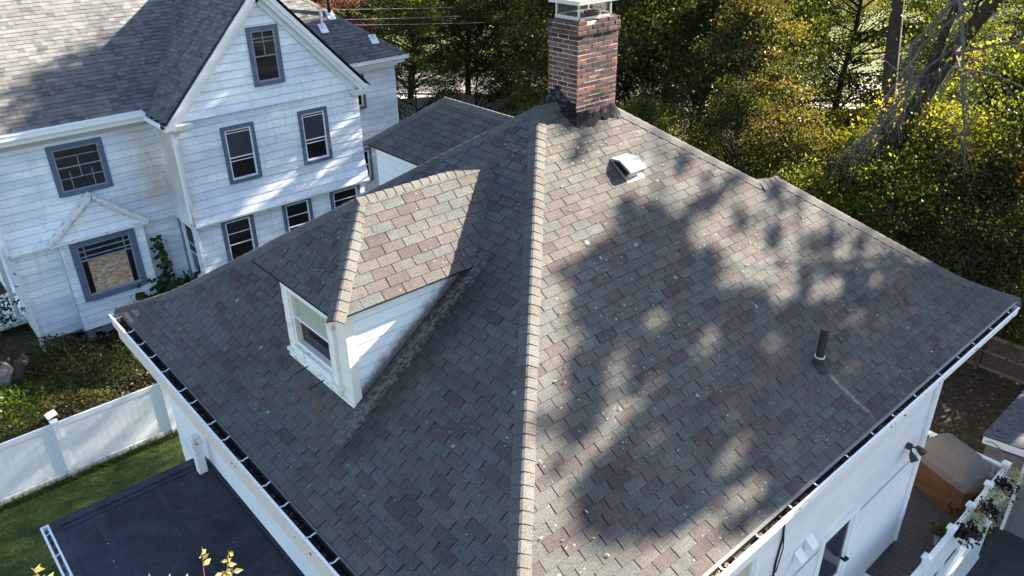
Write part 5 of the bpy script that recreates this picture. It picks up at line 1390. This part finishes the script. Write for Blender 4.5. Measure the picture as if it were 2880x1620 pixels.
def limb(pts, r0, twigs, droop=1.0):
    pts = [Vector(p) for p in pts]; n = len(pts)
    r0 *= 0.72
    mb.tube(pts, [r0 * (1 - 0.8 * i / (n - 1)) for i in range(n)], 6, cap=False)
    for k in range(twigs):
        t = rg.uniform(0.15, 1.0) * (n - 1); i = min(n - 2, int(t)); p = pts[i] + (pts[i + 1] - pts[i]) * (t - i)
        d = ((pts[i + 1] - pts[i]).normalized() * 0.7 + Vector((rg.gauss(0, .5), rg.gauss(0, .5), rg.uniform(-1.2, 0.1) * droop))).normalized()
        L = rg.uniform(0.6, 1.9); q = [p]
        for s in range(4):
            d = (d + Vector((rg.gauss(0, .22), rg.gauss(0, .22), -0.16 * droop))).normalized(); q.append(q[-1] + d * L / 4)
        mb.tube(q, [0.015, 0.012, 0.009, 0.006, 0.003], 4, cap=False)
        for _ in range(rg.randint(2, 4)):
            j = rg.randint(1, 3); e = (d + Vector((rg.gauss(0, .6), rg.gauss(0, .6), rg.gauss(-.3, .4)))).normalized(); a = q[j]
            mb.tube([a, a + e * rg.uniform(.2, .5), a + e * rg.uniform(.5, .9) + Vector((0, 0, -.12))], [0.009, 0.006, 0.003], 3, cap=False)
limb([(25.9, 8.9, 9.6), (25.68, 9.16, 9.13), (24.31, 9.58, 8.25), (23.35, 9.88, 6.93), (22.69, 10.3, 5.26)], 0.085, 18)
limb([(26.0, 9.0, 9.7), (25.13, 9.29, 9.37), (24.16, 9.89, 8.13), (24.05, 9.6, 7.06), (23.58, 9.99, 5.9), (23.29, 10.62, 4.12)], 0.095, 24)
limb([(26.2, 9.6, 7.3), (25.75, 9.54, 7.22), (24.51, 9.81, 7.06), (24.1, 11.25, 8.06)], 0.07, 8)
limb([(26.1, 9.3, 8.0), (25.3, 9.7, 7.4), (24.6, 10.2, 6.2), (24.2, 10.9, 4.8), (24.0, 11.4, 3.6)], 0.07, 20)
limb([(26.2, 9.8, 6.9), (25.4, 10.3, 6.0), (24.8, 10.9, 5.0), (24.5, 11.6, 4.0)], 0.06, 16)
limb([(25.9, 8.6, 9.6), (24.23, 8.87, 9.49), (24.2, 8.49, 8.41), (24.24, 8.25, 7.16), (24.32, 7.83, 5.68), (24.53, 7.62, 4.37)], 0.10, 16)
limb([(26.2, 9.2, 8.3), (25.04, 8.91, 7.94), (24.86, 8.06, 8.28), (24.68, 7.09, 8.62), (24.5, 6.3, 8.9)], 0.09, 5, 0.5)
limb([(26.2, 9.4, 7.8), (25.03, 8.72, 7.56), (24.84, 7.68, 7.55), (24.55, 6.72, 7.37)], 0.06, 7)
limb([(26.3, 10.2, 5.8), (25.88, 9.84, 5.93), (25.22, 8.58, 5.87), (24.76, 7.87, 5.36), (24.6, 7.4, 4.6)], 0.075, 12)
mb.build("dead_branches", M['deadbark'], dt)
rng = np.random.default_rng(92)
P = np.concatenate([rng.normal(size=(60, 3)) * (0.7, 0.7, 0.6) + c for c in [(26.0 + rng.normal() * 1.6, 8.6 + rng.normal() * 1.8, 10.6 + rng.normal() * 1.6) for _ in range(40)]])
P = np.concatenate([P] + [rng.normal(size=(230, 3)) * (0.6, 0.6, 0.4) + (26.2 + rng.normal() * 2.0, 12.9 + rng.normal() * 2.3, 14.4 + rng.normal() * 1.5) for _ in range(150)])  # upper crown added above the view to shade fence and lawn
mb = MB(); mb.quads(leaf_quads(P, 0.13, 0.085, rng), np.clip(rng.normal(.6, .2, len(P)), 0, 1)); mb.build("crown", M['leaf_green'], dt)

# unseen trees beyond the right edge; first crown shaped to dapple the roof
def inside(poly, x, y):
    c = False; n = len(poly)
    for i in range(n):
        (x0, y0), (x1, y1) = poly[i], poly[(i + 1) % n]
        if (y0 > y) != (y1 > y) and x < (x1 - x0) * (y - y0) / (y1 - y0) + x0: c = not c
    return c
D1 = [(7.93, 6.75), (8.28, 6.76), (8.37, 6.41), (8.48, 6.17), (8.56, 5.83), (8.7, 5.48), (8.82, 5.23), (9.1, 4.99), (9.35, 4.65), (9.89, 4.36), (10.27, 4.02), (11.13, 3.61), (11.17, 3.38), (9.52, 3.0), (8.09, 3.0), (7.63, 3.16), (6.73, 3.45), (6.12, 3.62), (5.41, 3.57), (4.7, 3.77), (4.33, 4.14), (4.48, 4.35), (4.69, 4.5), (5.05, 4.64), (5.12, 4.88), (5.49, 5.25), (5.89, 5.35), (6.13, 5.65), (6.22, 5.93), (6.42, 6.19), (6.99, 6.3), (7.33, 6.5)]
D2 = [(8.45, 6.7), (9.73, 6.55), (11.18, 6.12), (12.49, 4.77), (14.33, 3.0), (11.17, 3.2), (9.7, 4.43), (8.52, 5.53)]
D3 = [(7.3, 7.9), (8.2, 7.95), (9.3, 7.35), (10.2, 6.75), (9.7, 6.6), (8.6, 6.95), (7.75, 7.2)]
HOLES = [(6.44, 4.79, .16, .10), (6.0, 4.69, .20, .08), (5.64, 4.64, .2, .06), (7.1, 3.86, .16, .12), (6.78, 3.81, .17, .10), (6.5, 3.77, .2, .08), (7.07, 4.10, .13, .10), (8.61, 3.95, .14, .10), (8.67, 3.74, .11, .08), (8.78, 3.54, .12, .07), (8.08, 4.26, .14, .10), (6.6, 3.42, .4, .09), (5.9, 4.36, .22, .07), (10.11, 4.59, .36, .16), (10.77, 3.93, .42, .14), (12.24, 4.28, .25, .2), (7.06, 5.34, .2, .12), (7.7, 4.88, .22, .12), (12.5, 3.75, .5, .14), (9.35, 3.72, .22, .1), (9.9, 3.4, .25, .1), (7.45, 3.5, .2, .1)]
def vnoise(x, y, s, o):
    from mathutils import noise as mn
    return mn.noise(Vector((x * s + o, y * s - o, o * 0.37)))
rg = random.Random(303); pts = []
while len(pts) < 8200:
    x, y = rg.uniform(4.0, 14.6), rg.uniform(2.9, 8.2)
    c = 0.0
    wx, wy = x + 0.45 * vnoise(x, y, 2.2, 11.0) + 0.22 * vnoise(x, y, 6.0, 5.0), y + 0.24 * vnoise(x, y, 2.6, 19.0) + 0.14 * vnoise(x, y, 7.0, 15.0)
    if inside(D1, wx + 0.10, wy): c = 0.95
    elif inside(D2, wx, wy): c = 0.40
    elif inside(D3, x, y): c = 0.36
    if c == 0: continue
    if c > 0.9:
        if any(((x - hx) / a) ** 2 + ((y - hy) / b) ** 2 < 1.25 for hx, hy, a, b in HOLES) : continue
        if vnoise(x, y, 1.7, 3.1) > 0.45 or vnoise((x * .92 + y * .38) * 0.55, (y * .92 - x * .38) * 2.1, 2.0, 23.0) > 0.47 or rg.random() < 0.45: continue
    else:
        al, ac = x * 0.90 + y * 0.42, y * 0.90 - x * 0.42
        n = vnoise(al * 0.40, ac * 1.9, 2.4, 7.7) * 0.75 + vnoise(al * 0.5, ac * 1.7, 5.0, 1.7) * 0.4
        if n < (0.20 if c > 0.38 else 0.20) or rg.random() < 0.74: continue
        if any(((x - hx) / a) ** 2 + ((y - hy) / b) ** 2 < 1.0 for hx, hy, a, b in HOLES): continue
    t = rg.gauss(23.5, 2.0)
    p = Vector((x, y, EZ + interp(PROF, min(5.1, max(0, y - Y0))))) + SUN * t  # leaf set back along the sun ray from its shaded roof point
    pts.append(tuple(p))
for i in range(2600):  # leaves added to keep the sun off the right wall
    pts.append(tuple(Vector((rg.uniform(4.5, 12.5), 3.44, rg.uniform(0.5, 5.8))) + SUN * rg.gauss(22.5, 1.6)))
for i in range(2200):  # leaves added to keep the sun off the deck
    pts.append(tuple(Vector((rg.uniform(9.0, 15.2), rg.uniform(2.3, 4.2), 1.9)) + SUN * rg.gauss(19.5, 1.8)))
rng = np.random.default_rng(304)
P = np.array(pts)
st = thing("shade_tree", (31.0, 0.4, 0), "tall leafy tree right of the house whose crown is shaped to dapple the roof", "tree", "tall trees beyond the right edge")
mb = MB(); mb.quads(leaf_quads(P, 0.26, 0.18, rng), np.clip(rng.normal(.42, .2, len(P)), 0, 1)); mb.build("crown", M['leaf_green'], st)
mb = MB(); rg = random.Random(305)
mb.tube([(31, 0.4, -.1), (31.0, 0.5, 5), (30.8, 0.7, 10), (30.7, 0.9, 15), (30.6, 1.1, 19)], [0.5, 0.38, 0.32, 0.24, 0.12], 10)
# limbs placed so their long shadows streak the roof's sunny part
for (x0, y0), (x1, y1), t0, r0 in (((11.75, 6.05), (10.1, 5.05), 23.5, 0.055), ((11.65, 5.25), (10.1, 4.6), 24.5, 0.05), ((9.0, 6.5), (7.4, 4.2), 25.0, 0.07), ((13.4, 4.0), (11.0, 3.6), 25.0, 0.06)):
    a = Vector((x0, y0, EZ + interp(PROF, y0 - Y0))) + SUN * t0; b = Vector((x1, y1, EZ + interp(PROF, y1 - Y0))) + SUN * (t0 + 1.0)
    s = Vector((30.7, 0.9, 15.0)) if t0 < 24.9 else Vector((30.75, 0.8, 12.0))
    mb.tube([s, (s + b) / 2 + Vector((0, 0, -.4)), b, (a + b) / 2 + Vector((0, 0, .05)), a], [0.12, 0.09, r0, r0 * .8, r0 * .4], 6)
for i in range(26):
    p = Vector(pts[rg.randrange(len(pts))]); b = Vector((30.8 + rg.uniform(-.1, .1), 0.75, rg.uniform(9, 15)))
    mb.tube([b, (b + p) / 2 + Vector((0, 0, rg.uniform(-.8, .1))), p], [0.09, 0.05, 0.015], 5, cap=False)
rg = random.Random(307)
for i in range(150):  # twigs laid out so their shadows run as streaks on the roof
    x, y = rg.uniform(7.4, 13.6), rg.uniform(3.3, 7.6)
    if not (inside(D2, x, y) or inside(D3, x, y) or (inside(D1, x, y) and rg.random() < .3)): continue
    L = rg.uniform(0.35, 1.3); an = rg.gauss(0.42, 0.30); q = []
    for k in range(5):
        xx, yy = x + math.cos(an) * L * k / 4, y + math.sin(an) * L * k / 4; an += rg.gauss(0, .12)
        q.append(Vector((xx, yy, EZ + interp(PROF, max(0, min(5.1, yy - Y0))))) + SUN * (23.0 + k * 0.15 + rg.gauss(0, .05)))
    r0 = rg.uniform(0.014, 0.042); mb.tube(q[::-1], [r0, r0 * .85, r0 * .7, r0 * .5, r0 * .25], 5, cap=False)
mb.build("trunk", M['bark'], st)
for x, y, k, s, lab in ((28.0, -4.6, 2, 0.95, "tall tree beyond the photo's right edge, nearest the driveway"), (33.5, 3.4, 0, 0.98, "tree beyond the photo's right edge behind the garage"), (26.0, 0.3, 0, 1.06, "tree beyond the photo's right edge beside the garage"), (23.5, -9.5, 0, 1.0, "tree beyond the photo's right edge across the driveway")):
    tree(x, y, k, s, 'g', lab, group="tall trees beyond the right edge")

# ================================================================== UNDERGROWTH, WEEDS, GRASS, LEAVES (stuff)
rng = np.random.default_rng(400)
n = 52000
X = rng.uniform(14, 46, n); Y = rng.uniform(2, 46, n)
ndist = X * 0.754 + Y * 0.656
keep = (ndist < 48) & (X * 0.9 + Y * 0.25 > 19) & ~((X < 23) & (Y < 9.5)) & ((X > 17.6) | (Y > 19.2)) & (Y < 46) & (Y > 0.286 * X - 6)
X, Y = X[keep], Y[keep]
from mathutils import noise as mnoise
dens = np.array([mnoise.noise(Vector((x * 0.45, y * 0.45, 1.3))) for x, y in zip(X, Y)])
Zm = np.clip(0.45 + dens * 1.6, 0.03, 2.0)
near = np.exp(-((X - 24) ** 2 + (Y - 13) ** 2) / 120.0)
Z = rng.random(len(X)) ** 1.5 * Zm * (0.5 + 1.0 * near)
mb = MB(); mb.quads(leaf_quads(np.stack([X, Y, Z], 1), 0.15, 0.10, rng), np.clip(rng.normal(.38, .18, len(X)) + dens * 0.35, 0, 1))
tag(mb.build("undergrowth", M['leaf_brown']), kind='stuff')

def weedlot():
    rng = np.random.default_rng(410); n = 34000
    X = rng.uniform(-4, 8.5, n); Y = rng.uniform(18.2, 24.7, n)
    k = ~((Y > 24.3) & (X > 3.7) & (X < 6.1))
    X, Y = X[k], Y[k]
    d = np.array([mnoise.noise(Vector((x * 0.8, y * 0.8, 4.3))) for x, y in zip(X, Y)])
    g = np.array([mnoise.noise(Vector((x * 0.6, y * 0.6, 9.3))) for x, y in zip(X, Y)])
    H = np.clip(0.30 + d * 0.75, 0.03, 1.0)
    Z = rng.random(len(X)) * H
    west = 1 / (1 + np.exp((X - 1.9) * 2.2))
    r = np.clip(0.22 + 0.38 * west + g * 0.45 + rng.normal(0, .12, len(X)), 0, 1)
    mb = MB(); mb.quads(leaf_quads(np.stack([X, Y, Z], 1), 0.11, 0.075, rng, flat=0.7), r)
    rg = random.Random(411)
    for i in range(260):
        x, y = rg.uniform(-3, 8), rg.uniform(18.4, 24.0); h = rg.uniform(0.3, 1.0); lx, ly = rg.gauss(0, .2), rg.gauss(0, .2)
        mb.tube([(x, y, 0), (x + lx * .5, y + ly * .5, h * .6), (x + lx, y + ly, h)], [0.008, 0.006, 0.003], 3, rg.random() * 0.3, cap=False)
    tag(mb.build("weeds", M['leaf_weed']), kind='stuff')
weedlot()
def grass():
    rng = np.random.default_rng(420); n = 60000
    X = rng.uniform(-5, 9.5, n); Y = rng.uniform(11.2, 18.05, n)
    e = rng.random(n) < 0.06
    Y[e] = 17.85 + rng.random(e.sum()) * 0.17
    h = rng.uniform(0.03, 0.075, n); h[e] = rng.uniform(0.10, 0.30, e.sum())
    a = rng.uniform(0, 6.28, n); w = 0.007; lean = rng.normal(0, 0.03, (n, 2)) * (1 + 2 * e[:, None])
    B = np.stack([X, Y, np.full(n, 0.004)], 1); dx = np.stack([np.cos(a) * w, np.sin(a) * w, np.zeros(n)], 1)
    T = B + np.stack([lean[:, 0], lean[:, 1], h], 1)
    mb = MB(); mb.quads(np.stack([B - dx, B + dx, T], 1), np.clip(rng.normal(.45, .22, n), 0, 1))
    tag(mb.build("grass", M['grass']), kind='stuff')
grass()
def fallen():
    rg = random.Random(430); mb = MB()
    def leafat(p, nrm, s, r):
        nrm = Vector(nrm).normalized(); a = nrm.orthogonal().normalized(); b = nrm.cross(a); t = rg.uniform(0, 6.28)
        u = a * math.cos(t) + b * math.sin(t); v = nrm.cross(u); p = Vector(p)
        mb.poly([p - u * s, p + v * s * .38 + nrm * s * .5, p + u * s + nrm * .15 * s, p - v * s * .33 + nrm * s * .1], r)
    for i in range(170):
        y = Y0 + 0.15 + 4.4 * rg.random() ** 1.35; d = y - Y0; x = rg.uniform(X0 + d + 0.25, 13.6 - d)
        leafat(onR(x, y, 0.022), (0, -.587, .81), rg.uniform(0.014, 0.030), rg.random())
    for i in range(75):
        x = X0 + 0.1 + 2.8 * rg.random() ** 1.3; d = x - X0; y = rg.uniform(Y0 + d + .25, Y1 - d - .3)
        if XF - .1 < x and 7.1 < y < 9.3: continue
        leafat((x, y, EZ + interp(PROF, d) + 0.02), (-.587, 0, .81), rg.uniform(0.013, 0.026), rg.random() * 0.8)
    for i in range(26): leafat((rg.uniform(.6, 2.8), rg.uniform(5, 11.3), PZ + .018), (0, 0, 1), rg.uniform(.015, .03), rg.random())
    for i in range(60): leafat((rg.uniform(11.4, 14.7), rg.uniform(2.62, 3.4), 1.51), (0, 0, 1), rg.uniform(.012, .025), rg.random() * .6)
    for i in range(160): leafat((rg.uniform(-1, 5), rg.uniform(11.7, 17.8), .05), (0, 0, 1), rg.uniform(.03, .06), rg.random() * .6)
    for i in range(500): leafat((rg.uniform(15, 22), rg.uniform(3.3, 9), .015), (0, 0, 1), rg.uniform(.03, .06), rg.random() * .5)
    for i in range(120): leafat((rg.uniform(16.1, 21), rg.uniform(1, 3.2), 0) , (0, 0, 1), 0.001, 0.3) if False else None
    tag(mb.build("fallen_leaves", M['fallen']), kind='stuff')
fallen()

# ================================================================== SINGLE PLANTS, STONES, LITTER
vn = thing("climbing_vine", (6.4, 24.3, 0), "green broad-leaved vine climbing the clapboard wall beside the boarded window", "vine")
mb = MB(); rng = np.random.default_rng(440); L = []
for path in ([(6.6, 24.3, 0), (6.45, 24.45, 1.2), (6.52, 24.5, 2.0), (6.40, 24.5, 2.72)], [(6.0, 24.2, 0), (5.7, 24.15, 0.8), (5.35, 24.1, 1.15)], [(6.8, 24.2, 0), (7.2, 24.1, 1.0), (7.5, 23.9, 1.5), (7.7, 23.5, 1.7)], [(6.3, 24.2, 0), (6.15, 24.25, 0.9), (6.05, 24.25, 1.5)], [(6.9, 24.1, 0), (6.95, 24.2, .8), (7.0, 24.2, 1.2)]):
    mb.tube(path, [0.018, 0.013, 0.009, 0.004][:len(path)], 5)
    q = [Vector(p) for p in path]
    for i in range(len(q) - 1):
        for t in np.arange(0, 1, 0.10): L.append(tuple(q[i] + (q[i + 1] - q[i]) * float(t)))
mb.build("vine_stem", M['bark'], vn)
P = np.repeat(np.array(L), 4, 0); P = P + rng.normal(size=P.shape) * (0.10, 0.05, 0.07)
D = np.concatenate([P, rng.normal(size=(150, 3)) * (0.55, 0.12, 0.25) + (6.5, 24.2, 0.9)])
def heart(P, s, rng):
    n = len(P); a = rng.normal(size=(n, 3)) * (0.5, 0.25, 0.3) + (0, 0, -0.7); a /= np.linalg.norm(a, axis=1)[:, None]
    nn = rng.normal(size=(n, 3)) * 0.45 + (-0.25, -0.8, 0.5); b = np.cross(nn, a); b /= np.linalg.norm(b, axis=1)[:, None]
    s = (s * rng.uniform(.6, 1.2, n))[:, None]
    return np.stack([P + a * s * .62, P + a * s * .15 + b * s * .46, P - a * s * .33 + b * s * .32, P - a * s * .25, P - a * s * .33 - b * s * .32, P + a * s * .15 - b * s * .46], 1)
mb = MB(); mb.quads(heart(D, 0.17, rng), np.clip(rng.normal(.4, .25, len(D)), 0, 1)); mb.build("vine_leaves", M['leaf_vine'], vn)

lb_ = thing("dark_shrub", (0.75, 24.6, 0), "tall dark green shrub at the left edge beside the clapboard house corner", "shrub")
rng = np.random.default_rng(450); cs = [(0.75 + rng.normal() * .55, 24.6 + rng.normal() * .6, 0.8 + rng.random() * 2.4) for _ in range(46)]
P = np.concatenate([rng.normal(size=(110, 3)) * (0.28, 0.28, 0.22) + c for c in cs])
mb = MB(); mb.quads(leaf_quads(P, 0.16, 0.07, rng, 0.4), np.clip(rng.normal(.35, .2, len(P)), 0, 1)); mb.build("shrub_leaves", M['leaf_vine'], lb_)
mb = MB(); rg = random.Random(451)
for c in cs[:16]: mb.tube([(0.75 + rg.gauss(0, .1), 24.6 + rg.gauss(0, .1), 0), ((.75 + c[0]) / 2, (24.6 + c[1]) / 2, c[2] * .6), c], [0.03, 0.018, 0.006], 5, cap=False)
mb.build("stem", M['bark'], lb_)
def rock(name, loc, s, lab, m):
    import bmesh
    bm = bmesh.new(); bmesh.ops.create_icosphere(bm, subdivisions=3, radius=1.0)
    for v in bm.verts:
        k = 1 + 0.28 * mnoise.noise(v.co * 1.3 + Vector(loc)) + 0.10 * mnoise.noise(v.co * 4 + Vector(loc)); v.co = Vector((v.co.x * s[0], v.co.y * s[1], v.co.z * s[2])) * k
    me = bpy.data.meshes.new(name); bm.to_mesh(me); bm.free(); me.materials.append(m)
    o = bpy.data.objects.new(name, me); COL.objects.link(o); o.location = loc
    return tag(o, lab, "rock")
rock("boulder", (1.25, 23.6, 0.22), (0.34, 0.5, 0.42), "large pale boulder at the left edge of the weedy lot", M['block'])
rock("boulder", (1.75, 24.15, 0.15), (0.30, 0.36, 0.30), "smaller grey boulder beside the clapboard house's corner", M['block'])
lg = MB(); lg.tube([(1.5, 23.0, 0.25), (1.65, 23.6, 0.34), (1.75, 24.3, 0.50)], [0.15, 0.17, 0.14], 10); o = lg.build("log", M['bark']); tag(o, "weathered log propped between the boulders by the clapboard house", "log")
lt = MB(); lt.obox((1.75, 20.42, 0.42), (0.13, 0.02, 0.02), (-0.02, 0.11, 0.03), (0, -0.01, 0.025)); tag(lt.build("scrap_of_foam", M['vinyl'], bevel=0.01), "small white piece of foam lying in the weeds", "litter")
stalk = MB(); stalk.tube([(3.15, 22.4, 0.0), (2.85, 23.0, 0.75), (2.5, 23.5, 1.0), (2.0, 23.6, 1.05)], [0.014, 0.011, 0.008, 0.004], 5); stalk.tube([(2.85, 23.0, .75), (3.0, 23.5, 1.1)], [0.008, 0.004], 4); tag(stalk.build("bare_stalk", M['stem']), "bare reddish stalk arching over the weeds", "plant")

# young tree below the camera whose top sprigs enter the bottom edge
yt = thing("young_tree", (0.55, 3.75, 0), "young tree with pale lit leaves whose sprigs poke in at the bottom left edge", "tree")
mb = MB(); rg = random.Random(460); lm = MB()
mb.tube([(0.55, 3.6, -0.1), (0.5, 3.65, 3.0), (0.45, 3.72, 6.0), (0.45, 3.78, 8.0)], [0.07, 0.055, 0.035, 0.018], 8)
tips = [((0.86, 3.97, 9.03), 0), ((0.99, 3.90, 8.96), 0), ((0.93, 3.93, 8.80), 0), ((0.72, 3.96, 8.86), 1), ((0.63, 3.99, 8.90), 1), ((0.53, 4.04, 8.92), 1), ((0.79, 3.93, 8.80), 1), ((0.16, 4.24, 9.02), 2), ((0.02, 4.27, 9.22), 2), ((0.06, 4.26, 9.12), 2), ((0.25, 4.16, 9.02), 2), ((0.98, 3.86, 8.86), 0), ((0.45, 4.06, 8.90), 1)]
for (p, gidx) in tips:
    p = Vector(p); b = Vector((0.45, 3.75, 7.3 + rg.random() * .6)); m = b.lerp(p, 0.55) + Vector((0.03, -0.02, -0.10))
    mb.tube([b, m, m.lerp(p, .55), p], [0.010, 0.007, 0.0045, 0.0025], 5)
    for k in range(8):
        t = rg.uniform(0.0, 0.55) if k > 3 else 0.02 + 0.03 * k
        q = p.lerp(m, t)
        a = Vector((rg.gauss(0, 1), rg.gauss(0, 1), rg.uniform(-.3, .9))).normalized(); bb = a.orthogonal().normalized(); s = rg.uniform(0.020, 0.036); nn = a.cross(bb)
        lm.poly([q, q + a * s * .9 + bb * s * .5 + nn * s * .25, q + a * s * 2.0 - nn * s * .2], 0.3 + rg.random() * .7); lm.poly([q, q + a * s * 2.0 - nn * s * .2, q + a * s * .9 - bb * s * .5 + nn * s * .25], 0.3 + rg.random() * .7)
mb.build("trunk", M['stem'], yt); lm.build("crown", M['leaf_bright'], yt)
